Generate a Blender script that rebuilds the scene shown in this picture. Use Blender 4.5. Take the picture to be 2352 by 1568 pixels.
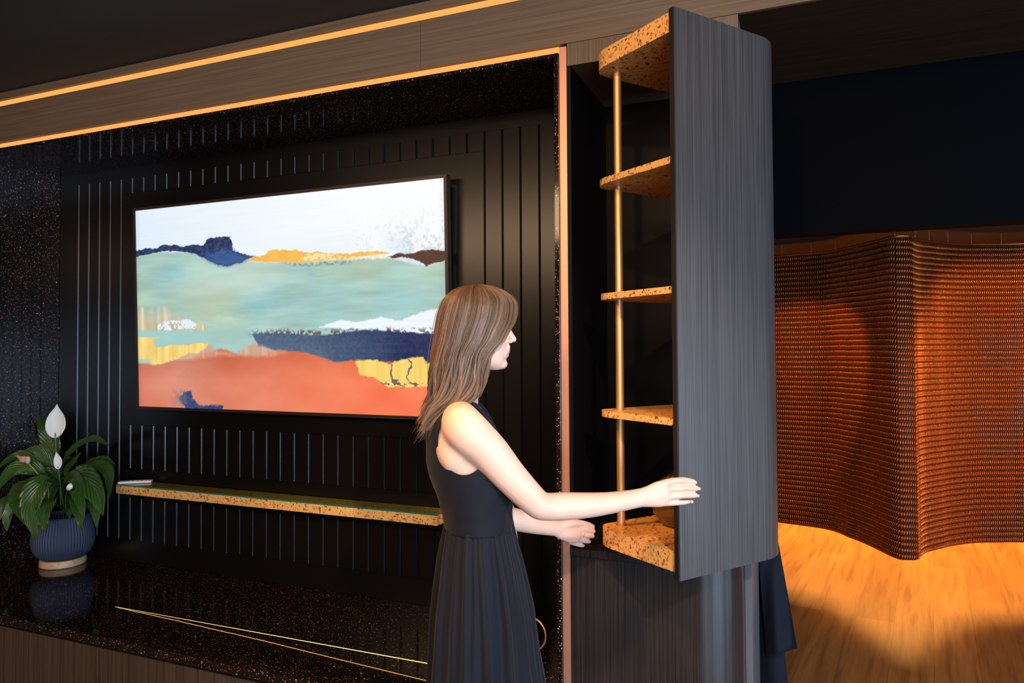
import bpy, bmesh, math, random
import numpy as np
from mathutils import Vector, Matrix, noise

for o in list(bpy.data.objects): bpy.data.objects.remove(o)
SC = bpy.context.scene
COL = SC.collection
PI = math.pi

# ------------------------------------------------------------------ camera
cam_d = bpy.data.cameras.new('camera')
cam = bpy.data.objects.new('camera', cam_d); COL.objects.link(cam)
YAW, PITCH, ROLL = 0.3891, 0.0237, -0.0053
_f = Vector((-math.sin(YAW)*math.cos(PITCH), math.cos(YAW)*math.cos(PITCH), math.sin(PITCH)))
_r = Vector((math.cos(YAW), math.sin(YAW), 0)); _u = _r.cross(_f)
_r2 = _r*math.cos(ROLL)+_u*math.sin(ROLL); _u2 = _u*math.cos(ROLL)-_r*math.sin(ROLL)
cam.matrix_world = Matrix(((_r2.x,_u2.x,-_f.x,0),(_r2.y,_u2.y,-_f.y,0),(_r2.z,_u2.z,-_f.z,1.55),(0,0,0,1)))
cam_d.sensor_width = 36; cam_d.lens = 1635.5/2352*36
cam_d.shift_y = -(784-759.1)/2352
cam_d.clip_start = 0.05
SC.camera = cam

# ------------------------------------------------------------------ world, lights, exposure
SC.view_settings.view_transform = 'Standard'; SC.view_settings.look = 'None'
SC.view_settings.gamma = 1; SC.view_settings.use_curve_mapping = False
SC.view_settings.exposure = 0.0
w = bpy.data.worlds.new('world'); SC.world = w; w.use_nodes = True
w.node_tree.nodes['Background'].inputs[0].default_value = (0.5,0.6,0.8,1)
w.node_tree.nodes['Background'].inputs[1].default_value = 0.015

def aim(o, tgt):
    d = Vector(tgt)-o.location
    o.rotation_euler = d.to_track_quat('-Z','Y').to_euler()
def area(name, loc, tgt, sx, sy, power, col, spread=180):
    l = bpy.data.lights.new(name,'AREA'); l.shape='RECTANGLE'; l.size=sx; l.size_y=sy
    l.energy=power; l.color=col; l.spread=math.radians(spread)
    o = bpy.data.objects.new(name,l); COL.objects.link(o); o.location=loc; aim(o,tgt); return o
def spot(name, loc, tgt, power, col, deg=50, blend=.6, rad=.03):
    l = bpy.data.lights.new(name,'SPOT'); l.energy=power; l.color=col
    l.spot_size=math.radians(deg); l.spot_blend=blend; l.shadow_soft_size=rad
    o = bpy.data.objects.new(name,l); COL.objects.link(o); o.location=loc; aim(o,tgt); return o
COOL=(0.55,0.74,1.0); WARM=(1.0,0.60,0.28); WARM2=(1.0,0.42,0.09); NEUT=(1.0,.84,.70)
# daylight through the windows behind and to the right of the camera
area('window_light', (2.0,-2.9,1.3), (-0.9,1.6,1.1), 1.9, 1.5, 120, COOL)
area('window_light', (3.7,-.7,1.0), (-0.6,2.0,1.0), 2.6, 1.4, 120, (.48,.71,1.), 130)
area('window_light', (4.35,1.75,.85), (-0.1,2.0,1.0), 1.5, 1.5, 55, (.50,.72,1.), 180)
# lamps in the ceiling of the room, after an added warm fill
area('ambient_fill', (-1.3,-.9,2.62), (-1.4,2.1,2.0), 5.0, .5, 105, (1.,.66,.40))  # unseen broad fill, added to bring up the beam and shelf fronts
spot('ceiling_spot', (-0.35,0.25,2.68), (-0.45,1.75,1.6), 70, WARM, 75, .7)
spot('ceiling_spot', (-1.6,1.1,2.68), (-0.78,1.6,1.4), 120, (1,.42,.12), 34, .6)
spot('ceiling_spot', (0.9,-0.4,2.68), (-0.55,1.7,1.1), 260, NEUT, 35, .6)
# lamps in the alcove behind; the last is an added floor fill
spot('alcove_spot', (1.35,4.15,2.2), (1.12,5.2,1.30), 85, WARM2, 74, .5)
spot('alcove_spot', (-0.05,3.9,2.2), (-0.02,5.2,1.3), 90, WARM2, 42, .4)
spot('alcove_spot', (1.6,4.2,2.2), (0.66,4.8,1.0), 34, WARM2, 50, .6)
area('alcove_area_light', (0.5,6.6,2.15), (0.4,6.0,0.0), 3.2, 2.2, 330, WARM2, 120)
area('alcove_area_light', (.7,3.4,2.15), (.6,5.0,0.0), 1.8, .4, 5, WARM2, 100)  # weak fill added to soften the curtain's shadow on the floor

# ------------------------------------------------------------------ helpers
def srgb(r,g,b):
    def c(v):
        v/=255.; return v/12.92 if v<=.04045 else ((v+.055)/1.055)**2.4
    return (c(r),c(g),c(b),1)
class NT:
    def __init__(s,name):
        s.m=bpy.data.materials.new(name); s.m.use_nodes=True; s.t=s.m.node_tree
        s.b=s.t.nodes['Principled BSDF']; s.out=s.t.nodes['Material Output']
    def n(s,typ,**kw):
        nd=s.t.nodes.new(typ)
        for k,v in kw.items():
            if k.startswith('i_'):
                key=k[2:]; key=int(key) if key.isdigit() else key.replace('_',' ')
                nd.inputs[key].default_value=v
            else: setattr(nd,k,v)
        return nd
    def l(s,a,b): s.t.links.new(a,b)
    def coord(s,scale=(1,1,1),rot=(0,0,0),out='Object'):
        tc=s.n('ShaderNodeTexCoord'); mp=s.n('ShaderNodeMapping'); mp.inputs['Scale'].default_value=scale; mp.inputs['Rotation'].default_value=rot
        s.l(tc.outputs[out],mp.inputs['Vector']); return mp.outputs[0]
    def ramp(s,fac,stops,interp='LINEAR'):
        r=s.n('ShaderNodeValToRGB'); r.color_ramp.interpolation=interp
        e=r.color_ramp.elements
        while len(e)<len(stops): e.new(.5)
        for k,(p,c) in enumerate(stops): e[k].position=p; e[k].color=c if len(c)==4 else (*c,1)
        s.l(fac,r.inputs[0]); return r.outputs[0]
    def mix(s,f,a,b,blend='MIX'):
        m=s.n('ShaderNodeMix',data_type='RGBA',blend_type=blend)
        for v,i in((f,0),(a,6),(b,7)):
            if hasattr(v,'is_linked'): s.l(v,m.inputs[i])
            else: m.inputs[i].default_value=v
        return m.outputs[2]
    def math(s,op,a,b=0.):
        m=s.n('ShaderNodeMath',operation=op)
        for v,i in((a,0),(b,1)):
            if hasattr(v,'is_linked'): s.l(v,m.inputs[i])
            else: m.inputs[i].default_value=v
        return m.outputs[0]
    def bump(s,h,st=.3,dist=.002):
        b=s.n('ShaderNodeBump'); b.inputs['Strength'].default_value=st; b.inputs['Distance'].default_value=dist
        s.l(h,b.inputs['Height']); s.l(b.outputs[0],s.b.inputs['Normal'])
def set_in(b,**kw):
    for k,v in kw.items(): b.inputs[k.replace('_',' ')].default_value=v
def plain(name,col,rough=.5,metal=0.,**kw):
    t=NT(name); set_in(t.b,Base_Color=col if len(col)==4 else (*col,1),Roughness=rough,Metallic=metal,**kw); return t.m

def m_wood(name,dark,light,axis='Z',rough=.42,fine=260,spec=.5):
    t=NT(name)
    sc={'Z':(fine,fine,3.),'X':(3.,fine,fine),'Y':(fine,3.,fine)}[axis]
    s2=tuple(v*.45 if v>10 else v*.35 for v in sc)
    n1=t.n('ShaderNodeTexNoise',i_Scale=1.,i_Detail=3.,i_Roughness=.6); t.l(t.coord(sc),n1.inputs['Vector'])
    n2=t.n('ShaderNodeTexNoise',i_Scale=1.,i_Detail=2.,i_Distortion=.3); t.l(t.coord(s2),n2.inputs['Vector'])
    f=t.math('ADD',t.math('MULTIPLY',n1.outputs[0],.65),t.math('MULTIPLY',n2.outputs[0],.35))
    c=t.ramp(f,[(.36,dark),(.5,tuple((a+b)/2 for a,b in zip(dark,light))),(.64,light)])
    t.l(c,t.b.inputs['Base Color']); set_in(t.b,Roughness=rough)
    t.b.inputs['Specular IOR Level'].default_value=spec
    t.bump(f,.25,.0006); return t.m
def m_stone(name,rough=.1,base=(.006,.0045,.0045,1)):
    t=NT(name); cur=base; last=None
    for k,(sc,th,rad) in enumerate(((230,.68,.40),(120,.86,.36),(60,.94,.22))):
        co=t.coord((1,1,1),(k*.7,k*.4,k*1.1))
        nz=t.n('ShaderNodeTexNoise',i_Scale=sc*1.6); t.l(co,nz.inputs['Vector'])
        va=t.n('ShaderNodeVectorMath',operation='MULTIPLY_ADD'); t.l(nz.outputs['Color'],va.inputs[0]); va.inputs[1].default_value=(.5/sc,)*3; t.l(co,va.inputs[2])
        v=t.n('ShaderNodeTexVoronoi',i_Scale=float(sc)); t.l(va.outputs[0],v.inputs['Vector'])
        sp=t.n('ShaderNodeSeparateColor'); t.l(v.outputs['Color'],sp.inputs[0])
        on=t.math('GREATER_THAN',sp.outputs[1],th)
        near=t.math('LESS_THAN',v.outputs['Distance'],t.math('MULTIPLY',sp.outputs[0],rad))
        mask=t.math('MULTIPLY',on,near)
        cc=t.ramp(sp.outputs[2],[(0,(.16,.05,.02)),(.35,(.42,.13,.045)),(.6,(.62,.25,.11)),(.8,(.26,.13,.09)),(.93,(.45,.38,.35)),(1.,(.7,.7,.72))])
        last=t.mix(mask,cur if last is None else last,cc)
    t.l(last,t.b.inputs['Base Color']); set_in(t.b,Roughness=rough); return t.m
def m_terrazzo(name,rough=.38):
    t=NT(name); last=srgb(232,174,98)
    for k,(sc,th,rad,st) in enumerate(((190,.42,.38,(1,1,.45)),(140,.50,.42,(.5,1,1)),(100,.62,.40,(1,.45,1)))):
        co=t.coord(st,(k*1.3,.5+k*.9,k*.6))
        nz=t.n('ShaderNodeTexNoise',i_Scale=sc*1.2); t.l(co,nz.inputs['Vector'])
        va=t.n('ShaderNodeVectorMath',operation='MULTIPLY_ADD'); t.l(nz.outputs['Color'],va.inputs[0]); va.inputs[1].default_value=(1./sc,)*3; t.l(co,va.inputs[2])
        v=t.n('ShaderNodeTexVoronoi',i_Scale=float(sc)); t.l(va.outputs[0],v.inputs['Vector'])
        sp=t.n('ShaderNodeSeparateColor'); t.l(v.outputs['Color'],sp.inputs[0])
        on=t.math('GREATER_THAN',sp.outputs[1],th)
        near=t.math('LESS_THAN',v.outputs['Distance'],t.math('ADD',t.math('MULTIPLY',sp.outputs[0],rad),.12))
        cc=t.ramp(sp.outputs[2],[(0,srgb(96,48,22)),(.2,srgb(150,74,28)),(.5,srgb(196,110,44)),(.7,srgb(190,130,100)),(.85,srgb(120,76,46)),(1.,srgb(226,170,120))])
        last=t.mix(t.math('MULTIPLY',on,near),last,cc)
    t.l(last,t.b.inputs['Base Color']); set_in(t.b,Roughness=rough); return t.m
def m_emit(name,col,st):
    t=NT(name); e=t.n('ShaderNodeEmission'); e.inputs[0].default_value=col; e.inputs[1].default_value=st
    t.l(e.outputs[0],t.out.inputs[0]); return t.m

class G:
    def __init__(s): s.v=[]; s.f=[]
    def add(s,v,f):
        k=len(s.v); s.v+= [tuple(p) for p in v]; s.f+=[tuple(i+k for i in q) for q in f]; return s
    def box(s,x0,x1,y0,y1,z0,z1,bev=0):
        if bev<=0:
            v=[(x,y,z) for x in(x0,x1) for y in(y0,y1) for z in(z0,z1)]
            return s.add(v,[(0,1,3,2),(4,6,7,5),(0,4,5,1),(2,3,7,6),(0,2,6,4),(1,5,7,3)])
        bm=bmesh.new(); bmesh.ops.create_cube(bm,size=1)
        for q in bm.verts: q.co=Vector(((x0+x1)/2+q.co.x*(x1-x0),(y0+y1)/2+q.co.y*(y1-y0),(z0+z1)/2+q.co.z*(z1-z0)))
        bmesh.ops.bevel(bm,geom=bm.edges[:],offset=bev,segments=2,affect='EDGES',profile=.5)
        bm.verts.index_update(); s.add([q.co[:] for q in bm.verts],[[q.index for q in f.verts] for f in bm.faces]); bm.free(); return s
    def prism(s,pts,z0,z1):
        n=len(pts)
        a=sum(pts[i][0]*pts[(i+1)%n][1]-pts[(i+1)%n][0]*pts[i][1] for i in range(n))
        if a<0: pts=pts[::-1]
        v=[(x,y,z0) for x,y in pts]+[(x,y,z1) for x,y in pts]
        return s.add(v,[tuple(range(n))[::-1],tuple(range(n,2*n))]+[(i,(i+1)%n,n+(i+1)%n,n+i) for i in range(n)])
    def lathe(s,prof,c=(0,0,0),n=48,mod=None):
        v=[];m=len(prof)
        for r,z in prof:
            for k in range(n):
                a=2*PI*k/n; rr=r*(mod(a,z) if mod else 1)
                v.append((c[0]+rr*math.cos(a),c[1]+rr*math.sin(a),c[2]+z))
        f=[(j*n+k,j*n+(k+1)%n,(j+1)*n+(k+1)%n,(j+1)*n+k) for j in range(m-1) for k in range(n)]
        return s.add(v,f)
    def tube(s,pts,ra,rb=None,hint=(0,0,1),n=16,sub=4,cap=True,p=2.0):
        """smooth tube through pts with elliptic sections (ra along hint, rb across)"""
        P=np.array(pts,float); m=len(P)
        ra=np.array(ra if hasattr(ra,'__len__') else [ra]*m,float); rb=ra if rb is None else np.array(rb if hasattr(rb,'__len__') else [rb]*m,float)
        D=np.column_stack([P,ra,rb])
        if sub>1 and m>2:
            out=[]
            E=np.vstack([2*D[0]-D[1],D,2*D[-1]-D[-2]])
            for i in range(m-1):
                p0,p1,p2,p3=E[i:i+4]
                for t in np.arange(sub)/sub:
                    out.append(.5*((2*p1)+(p2-p0)*t+(2*p0-5*p1+4*p2-p3)*t*t+(3*p1-p0-3*p2+p3)*t**3))
            out.append(D[-1]); D=np.array(out)
        P=D[:,:3]; ra=D[:,3]; rb=D[:,4]
        T=np.gradient(P,axis=0); T/=np.linalg.norm(T,axis=1)[:,None]+1e-12
        rows=[]
        def row(c,t,a,b):
            h=np.array(hint,float); h-=t*(h@t); h/=np.linalg.norm(h)+1e-9; q=np.cross(t,h)
            an=np.arange(n)*2*PI/n; ca,sa=np.cos(an),np.sin(an)
            return c+np.outer(a*ca,h)+np.outer(b*sa,q)
        if cap:
            for k in (.97,.8,.5): 
                th=math.asin(k); rows.append(row(P[0]-T[0]*min(ra[0],rb[0])*k,T[0],ra[0]*math.cos(th),rb[0]*math.cos(th)))
        for i in range(len(P)): rows.append(row(P[i],T[i],ra[i],rb[i]))
        if cap:
            for k in (.5,.8,.97):
                th=math.asin(k); rows.append(row(P[-1]+T[-1]*min(ra[-1],rb[-1])*k,T[-1],ra[-1]*math.cos(th),rb[-1]*math.cos(th)))
        R=len(rows); v=np.concatenate(rows)
        f=[(j*n+k,j*n+(k+1)%n,(j+1)*n+(k+1)%n,(j+1)*n+k) for j in range(R-1) for k in range(n)]
        f+=[tuple(range(n))[::-1],tuple(range((R-1)*n,R*n))]
        return s.add(v,f)
    def ball(s,c,r,n=20,rot=None):
        c=np.array(c,float); v=[];m=n//2
        for j in range(1,m):
            for k in range(n):
                a=2*PI*k/n; b=PI*j/m
                q=np.array([r[0]*math.sin(b)*math.cos(a),r[1]*math.sin(b)*math.sin(a),r[2]*math.cos(b)])
                if rot is not None: q=rot@q
                v.append(c+q)
        q1=np.array([0,0,r[2]]); q1=rot@q1 if rot is not None else q1
        v+= [c+q1,c-q1]; t=len(v)-2
        f=[(j*n+k,(j+1)*n+k,(j+1)*n+(k+1)%n,j*n+(k+1)%n) for j in range(m-2) for k in range(n)]
        f+=[(t,k,(k+1)%n) for k in range(n)]+[(t+1,(m-2)*n+(k+1)%n,(m-2)*n+k) for k in range(n)]
        return s.add(v,f)
def mesh_np(name,v,f,smooth=True):
    me=bpy.data.meshes.new(name); v=np.asarray(v,np.float32)
    if isinstance(f,np.ndarray):
        me.vertices.add(len(v)); me.vertices.foreach_set('co',v.ravel())
        k=f.shape[1]; me.loops.add(f.size); me.loops.foreach_set('vertex_index',f.ravel().astype(np.int32))
        me.polygons.add(len(f)); me.polygons.foreach_set('loop_start',np.arange(0,f.size,k,dtype=np.int32))
        me.update(calc_edges=True)
    else:
        me.from_pydata([tuple(map(float,p)) for p in v],[],f); me.update()
    me.polygons.foreach_set('use_smooth',[smooth]*len(me.polygons)); return me
def obj(name,g,mat,parent=None,smooth=False,angle=None):
    me=g if isinstance(g,bpy.types.Mesh) else mesh_np(name,g.v,g.f,smooth)
    if isinstance(g,G):
        off=Vector(parent.location) if parent is not None else None
        if off is not None and parent.parent is not None: off=None
        if off is not None: me.transform(Matrix.Translation(-off))
        bm=bmesh.new(); bm.from_mesh(me); bmesh.ops.recalc_face_normals(bm,faces=bm.faces[:]); bm.to_mesh(me); bm.free()
    if mat: me.materials.append(mat)
    o=bpy.data.objects.new(name,me); COL.objects.link(o)
    if parent: o.parent=parent
    if angle is not None:
        me.polygons.foreach_set('use_smooth',[True]*len(me.polygons))
        me.set_sharp_from_angle(angle=math.radians(angle))
    return o
def sub(name,g,mat,part,root,**kw):
    """a sub-part: mesh under a part whose thing is root"""
    o=obj(name,g,mat,root,**kw); o.parent=part; return o
def thing(name,label,cat,loc=(0,0,0),group=None):
    o=bpy.data.objects.new(name,None); COL.objects.link(o); o.location=loc; o.empty_display_size=.1
    tag(o,label,cat,group); return o
def tag(o,label,cat,group=None):
    o['label']=label; o['category']=cat
    if group: o['group']=group
    return o
def struct(name,g,mat,**kw):
    o=obj(name,g,mat,**kw); o['kind']='structure'; return o
# ------------------------------------------------------------------ materials
M_beam=m_wood('beam veneer',(.085,.054,.032,1),(.150,.102,.064,1),'X',.45,420)
M_panel=m_wood('dark veneer',(.022,.020,.020,1),(.075,.066,.062,1),'Z',.38,560)
M_base=m_wood('dark veneer gloss',(.007,.006,.006,1),(.032,.026,.025,1),'Z',.21,560,.8)
M_apron=m_wood('brown veneer',(.040,.022,.013,1),(.085,.052,.032,1),'Z',.45,200)
M_stone=m_stone('speckled stone',.09)
M_terr=m_terrazzo('ochre terrazzo')
M_board=plain('satin black board',(.0050,.0038,.0030),.25,Specular_IOR_Level=.4)
M_black=plain('black interior',(.0038,.0034,.0042),.5,Specular_IOR_Level=.1)
M_void=plain('black paint',(.0007,.0009,.0018),.7,Specular_IOR_Level=.04)
M_ceil=plain('dark ceiling paint',(.016,.014,.013),.75)
M_copper=plain('rose copper',(.74,.37,.24),.42,.75)
M_fill=m_wood('beam veneer upright',(.075,.050,.034,1),(.135,.094,.064,1),'Z',.45,420)
M_gold=plain('brushed brass',(.70,.40,.17),.5,.85)
M_led=m_emit('warm led',srgb(255,178,92),1.05)  # emission stands in for channel copper lit by a hidden LED

# ------------------------------------------------------------------ room shell
def m_floor():
    t=NT('oak floor')
    co=t.coord((1,1,1),(0,0,math.radians(8)))
    br=t.n('ShaderNodeTexBrick',i_Scale=1.,i_Mortar_Size=.0009,i_Brick_Width=1.3,i_Row_Height=.19,i_Bias=0.)
    mp=t.n('ShaderNodeMapping'); mp.inputs['Rotation'].default_value=(0,0,PI/2); t.l(co,mp.inputs[0]); t.l(mp.outputs[0],br.inputs['Vector'])
    br.inputs['Color1'].default_value=(.34,.18,.055,1); br.inputs['Color2'].default_value=(.46,.26,.085,1); br.inputs['Mortar'].default_value=(.2,.11,.05,1)
    g=t.n('ShaderNodeTexNoise',i_Scale=1.,i_Detail=5.,i_Distortion=.6)
    m2=t.n('ShaderNodeMapping'); m2.inputs['Scale'].default_value=(26,1.8,1); t.l(co,m2.inputs[0]); t.l(m2.outputs[0],g.inputs['Vector'])
    g2=t.n('ShaderNodeTexNoise',i_Scale=1.,i_Detail=3.)
    m3=t.n('ShaderNodeMapping'); m3.inputs['Scale'].default_value=(190,7,1); t.l(co,m3.inputs[0]); t.l(m3.outputs[0],g2.inputs['Vector'])
    c=t.mix(.75,br.outputs[0],t.ramp(g.outputs[0],[(.3,(.42,.36,.30)),(.5,(.85,.8,.75)),(.68,(1.,1.,1.))]),'MULTIPLY')
    c=t.mix(.35,c,t.ramp(g2.outputs[0],[(.35,(.6,.55,.5)),(.65,(1.,1.,1.))]),'MULTIPLY')
    t.l(c,t.b.inputs['Base Color']); set_in(t.b,Roughness=.36); t.bump(g2.outputs[0],.1,.001); return t.m
struct('floor',G().box(-4.5,5,-3.2,9,-.05,0),m_floor())
# back wall of the media recess: vertical V-jointed boards around a flat panel
def boards():
    g=G(); YF=2.508; C=.0042; YB=2.5135
    def bd(x0,x1,z0,z1,L=1,R=1,tb=0):
        a=x0+.0004; b=x1-.0004; z0+=tb; z1-=tb
        pts=[(a,2.52)]+([(a,YB),(a+C,YF)] if L else [(a,YF)])+([(b-C,YF),(b,YB)] if R else [(b,YF)])+[(b,2.52)]
        g.prism(pts,z0,z1)
    g.box(-3.56,-.69,2.5185,2.56,.5,2.5)
    bd(-3.548,-.706,2.39,2.449,0,0,.0006); bd(-3.548,-.706,.526,.630,0,0,.0008)
    bd(-3.548,-3.411,.63,2.39,0,1)
    xs=[-3.411+.07525*k for k in range(5)]
    for a,b in zip(xs,xs[1:]): bd(a,b,.63,2.39)
    xr=[-1.14,-1.065,-.990,-.914,-.838,-.763,-.706]
    for a,b in zip(xr,xr[1:]): bd(a,b,.63,2.39)
    n=26; cs=[-3.11+(1.97)*k/n for k in range(n+1)]
    for z0,z1 in((2.316,2.39),(.974,1.184),(.63,.83)):
        for a,b in zip(cs,cs[1:]): bd(a,b,z0,z1)
    bd(-3.11,-1.14,1.184,2.316,1,1,.0012); bd(-3.11,-1.14,.83,.974,1,1,.0012)
    return g
struct('wall_back',boards(),M_board)
struct('wall_left',G().box(-3.575,-3.55,1.82,2.52,0,2.47),M_stone)
struct('trim_1',G().box(-3.55,-.692,2.076,2.519,2.449,2.461,.0006),M_stone)          # stone lining over the recess
struct('trim_2',G().box(-.706,-.691,2.072,2.519,.526,2.4485,.0008),M_stone)          # stone lining, right side
struct('trim_3',G().box(-.690,-.667,2.080,2.50,.0,2.479),M_copper)                    # copper upright
# beam over the recess
struct('trim_4',G().box(-3.9,-1.181,2.08,2.5,2.488,2.652),M_beam)
struct('trim_5',G().box(-1.1795,4.5,2.08,2.69,2.488,2.652),M_beam)
struct('trim_6',G().box(-3.9,4.5,2.078,2.69,2.681,2.712),M_beam)
struct('trim_11',G().box(-.158,4.5,2.084,2.689,2.4845,2.4875),m_wood('shaded soffit veneer',(.020,.009,.004,1),(.034,.017,.008,1),'X',.6,300,.1))  # beam underside; its deep shade is put into a darker veneer
struct('ceiling',G().box(-4.5,4.5,-3.2,2.12,2.7125,2.75),M_ceil)
struct('trim_7',G().box(-.665,-.16,2.082,2.50,2.418,2.487),M_fill)                   # veneer filler above the niche
struct('trim_8',G().box(-.6665,-.655,2.085,2.505,.942,2.418),M_black)                 # niche side
struct('trim_9',G().box(-.655,-.16,2.505,2.52,.942,2.487),M_black)                    # niche back
struct('trim_10',G().box(-.16,4.5,2.69,2.78,1.943,2.70),M_void)                       # black bulkhead
struct('ceiling',G().box(-4,4.5,2.78,9,2.24,2.3),plain('alcove ceiling',(.030,.018,.011),.7))
struct('wall_right',G().box(4.5,4.6,2.69,9,0,2.3),M_ceil)
struct('wall_far',G().box(-4,4.5,9,9.1,0,2.3),M_ceil)
struct('wall_side',G().box(-.60,-.55,2.9,9,0,2.24),M_ceil)
# led profiles
l=thing('led_strip','long glowing warm LED line near the top of the brown beam','light strip',(-3.9,2.08,2.655))
obj('channel',G().box(-3.9,4.5,2.10,2.12,2.652,2.681),M_copper,l)
obj('glow_face',G().box(-3.9,4.5,2.082,2.098,2.6535,2.6745),M_led,l)
l=thing('led_strip','long glowing warm LED line along the underside of the brown beam, over the recess','light strip',(-3.9,2.08,2.461))
obj('channel',G().box(-3.9,-.691,2.10,2.12,2.4615,2.4875),M_copper,l)
obj('glow_face',G().box(-3.9,-.691,2.080,2.098,2.4612,2.4805),M_led,l)

# ------------------------------------------------------------------ worktop and low cabinets
def counter():
    g=G(); pts=[(-3.549,2.519),(-3.549,1.822),(-.7065,1.822),(-.7065,2.519)]
    n=len(pts)
    prof=[(1.822,.490),(1.8195,.4935),(1.8195,.5225),(1.8235,.526)]
    x0,x1=-3.549,-.7065; sec=prof+[(2.507,.526),(2.507,.490)]
    k=len(sec); v=[(x0,y,z) for y,z in sec]+[(x1,y,z) for y,z in sec]
    return g.add(v,[tuple(range(k)),tuple(range(k,2*k))[::-1]]+[(i,k+i,k+(i+1)%k,(i+1)%k) for i in range(k)])
ct=thing('worktop','long polished black speckled stone worktop under the television','worktop',(-2.1,2.1,.49))
obj('slab',counter(),M_stone,ct)
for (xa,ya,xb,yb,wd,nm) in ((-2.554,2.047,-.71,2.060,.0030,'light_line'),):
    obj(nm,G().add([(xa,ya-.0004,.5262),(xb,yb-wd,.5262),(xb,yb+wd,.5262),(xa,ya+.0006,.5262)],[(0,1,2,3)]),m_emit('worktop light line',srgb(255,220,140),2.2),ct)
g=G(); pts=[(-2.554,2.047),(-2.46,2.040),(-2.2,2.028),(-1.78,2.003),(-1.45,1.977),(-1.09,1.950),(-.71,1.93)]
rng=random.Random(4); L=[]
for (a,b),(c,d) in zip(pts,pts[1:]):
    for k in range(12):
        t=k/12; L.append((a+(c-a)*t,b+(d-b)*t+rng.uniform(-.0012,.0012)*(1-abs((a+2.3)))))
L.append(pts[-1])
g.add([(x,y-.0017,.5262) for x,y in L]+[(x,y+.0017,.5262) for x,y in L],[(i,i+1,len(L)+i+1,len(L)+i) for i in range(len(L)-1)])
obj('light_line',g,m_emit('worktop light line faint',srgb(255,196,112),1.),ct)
for k,(a,b) in enumerate(((-3.548,-2.236),(-2.233,-1.408),(-1.405,-.7065))):
    c=thing('low_cabinet',('brown veneer low cabinet at the left end under the speckled worktop','brown veneer low cabinet at the middle of the speckled worktop','brown veneer low cabinet beneath the worktop, hidden behind the woman')[k],'cabinet',((a+b)/2,1.85,.06),'low cabinets under the stone worktop')
    obj('body',G().box(a,b,1.862,2.5,.04,.4895),M_black,c)
    obj('door',G().box(a+.001,b-.001,1.843,1.8615,.04,.470,.0006),M_apron,c)

# ------------------------------------------------------------------ floating shelf
fs=thing('floating_shelf','ochre terrazzo wall shelf with a glass top under the television','shelf',(-2.13,2.45,.88))
sp=[(-3.035,2.507),(-2.983,2.39),(-1.290,2.39),(-1.286,2.445),(-1.335,2.507)]
obj('slab',G().prism(sp,.880,.9175),M_terr,fs)
tg=NT('green glass'); tr=tg.n('ShaderNodeBsdfTransparent'); tr.inputs[0].default_value=(.80,.90,.82,1)
gs=tg.n('ShaderNodeBsdfGlossy'); gs.inputs['Roughness'].default_value=.02; fn=tg.n('ShaderNodeFresnel'); fn.inputs[0].default_value=1.5
ms=tg.n('ShaderNodeMixShader'); gb=tg.n('ShaderNodeNewGeometry'); tg.l(tg.math('MULTIPLY',fn.outputs[0],tg.math('SUBTRACT',1.,gb.outputs['Backfacing'])),ms.inputs[0]); tg.l(tr.outputs[0],ms.inputs[1]); tg.l(gs.outputs[0],ms.inputs[2]); tg.l(ms.outputs[0],tg.out.inputs[0])
gt=obj('glass_top',G().prism([(-3.03,2.506),(-2.980,2.388),(-1.288,2.388),(-1.284,2.446),(-1.333,2.506)],.9178,.9235),tg.m,fs)
sub('glass_edge',G().prism([(-2.9805,2.3874),(-1.2878,2.3874),(-1.2878,2.388),(-2.9805,2.388)],.9179,.9234),plain('green glass edge',(.01,.16,.10),.15),gt,fs)
rm=thing('remote_control','slim white remote control lying on the left end of the floating shelf','remote control',(-2.9,2.43,.9235))
M_white=plain('white plastic',(.80,.78,.76),.35)
R_=Matrix.Rotation(math.radians(36),4,'Z')
def rbox(x0,x1,y0,y1,z0,z1,b): 
    g=G().box(x0,x1,y0,y1,z0,z1,b); g.v=[tuple((R_@Vector(p))+Vector((-2.915,2.437,0))) for p in g.v]; return g
obj('body',rbox(-.072,.072,-.017,.017,.9237,.9345,.003),M_white,rm)
for k,(x,y) in enumerate(((.055,0),(.04,.006),(.04,-.006),(.02,0),(.0,.006),(.0,-.006),(-.02,0))):
    obj('button',rbox(x-.004,x+.004,y-.0035,y+.0035,.934,.9358,.0005),M_white,rm)

# ------------------------------------------------------------------ television
T=.0304; tx,ty,tz=-2.9312,2.4685,1.2805; TW,TH=1.65,.928
tv=thing('television','large wall television in a thin black frame showing an abstract landscape painting','television',(tx+TW/2,ty,tz))
def tvp(u,v,d=0): return (tx+u*TW, ty-math.sin(T)*v*TH+d*math.cos(T), tz+math.cos(T)*v*TH+d*math.sin(T))
def tbox(u0,u1,v0,v1,d0,d1):
    g=G(); v=[tvp(u,q,d) for u in(u0,u1) for d in(d0,d1) for q in(v0,v1)]
    return g.add(v,[(0,1,3,2),(4,6,7,5),(0,4,5,1),(2,3,7,6),(0,2,6,4),(1,5,7,3)])
fr=G(); bu=.013/TW; bv=.013/TH
for a in((-bu,0,-bv,1+bv),(1,1+bu,-bv,1+bv),(0,1,-bv,0),(0,1,1,1+bv)):
    q=tbox(*a,-.006,.024); fr.add(q.v,q.f)
obj('frame',fr,plain('frame black',(.022,.013,.010),.4),tv)
obj('back_cover',tbox(0.01,.99,.01,.99,.003,.022),M_black,tv)
obj('wall_mount',G().box(-2.4,-1.8,2.488,2.5075,1.5,1.95),M_black,tv)
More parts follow.
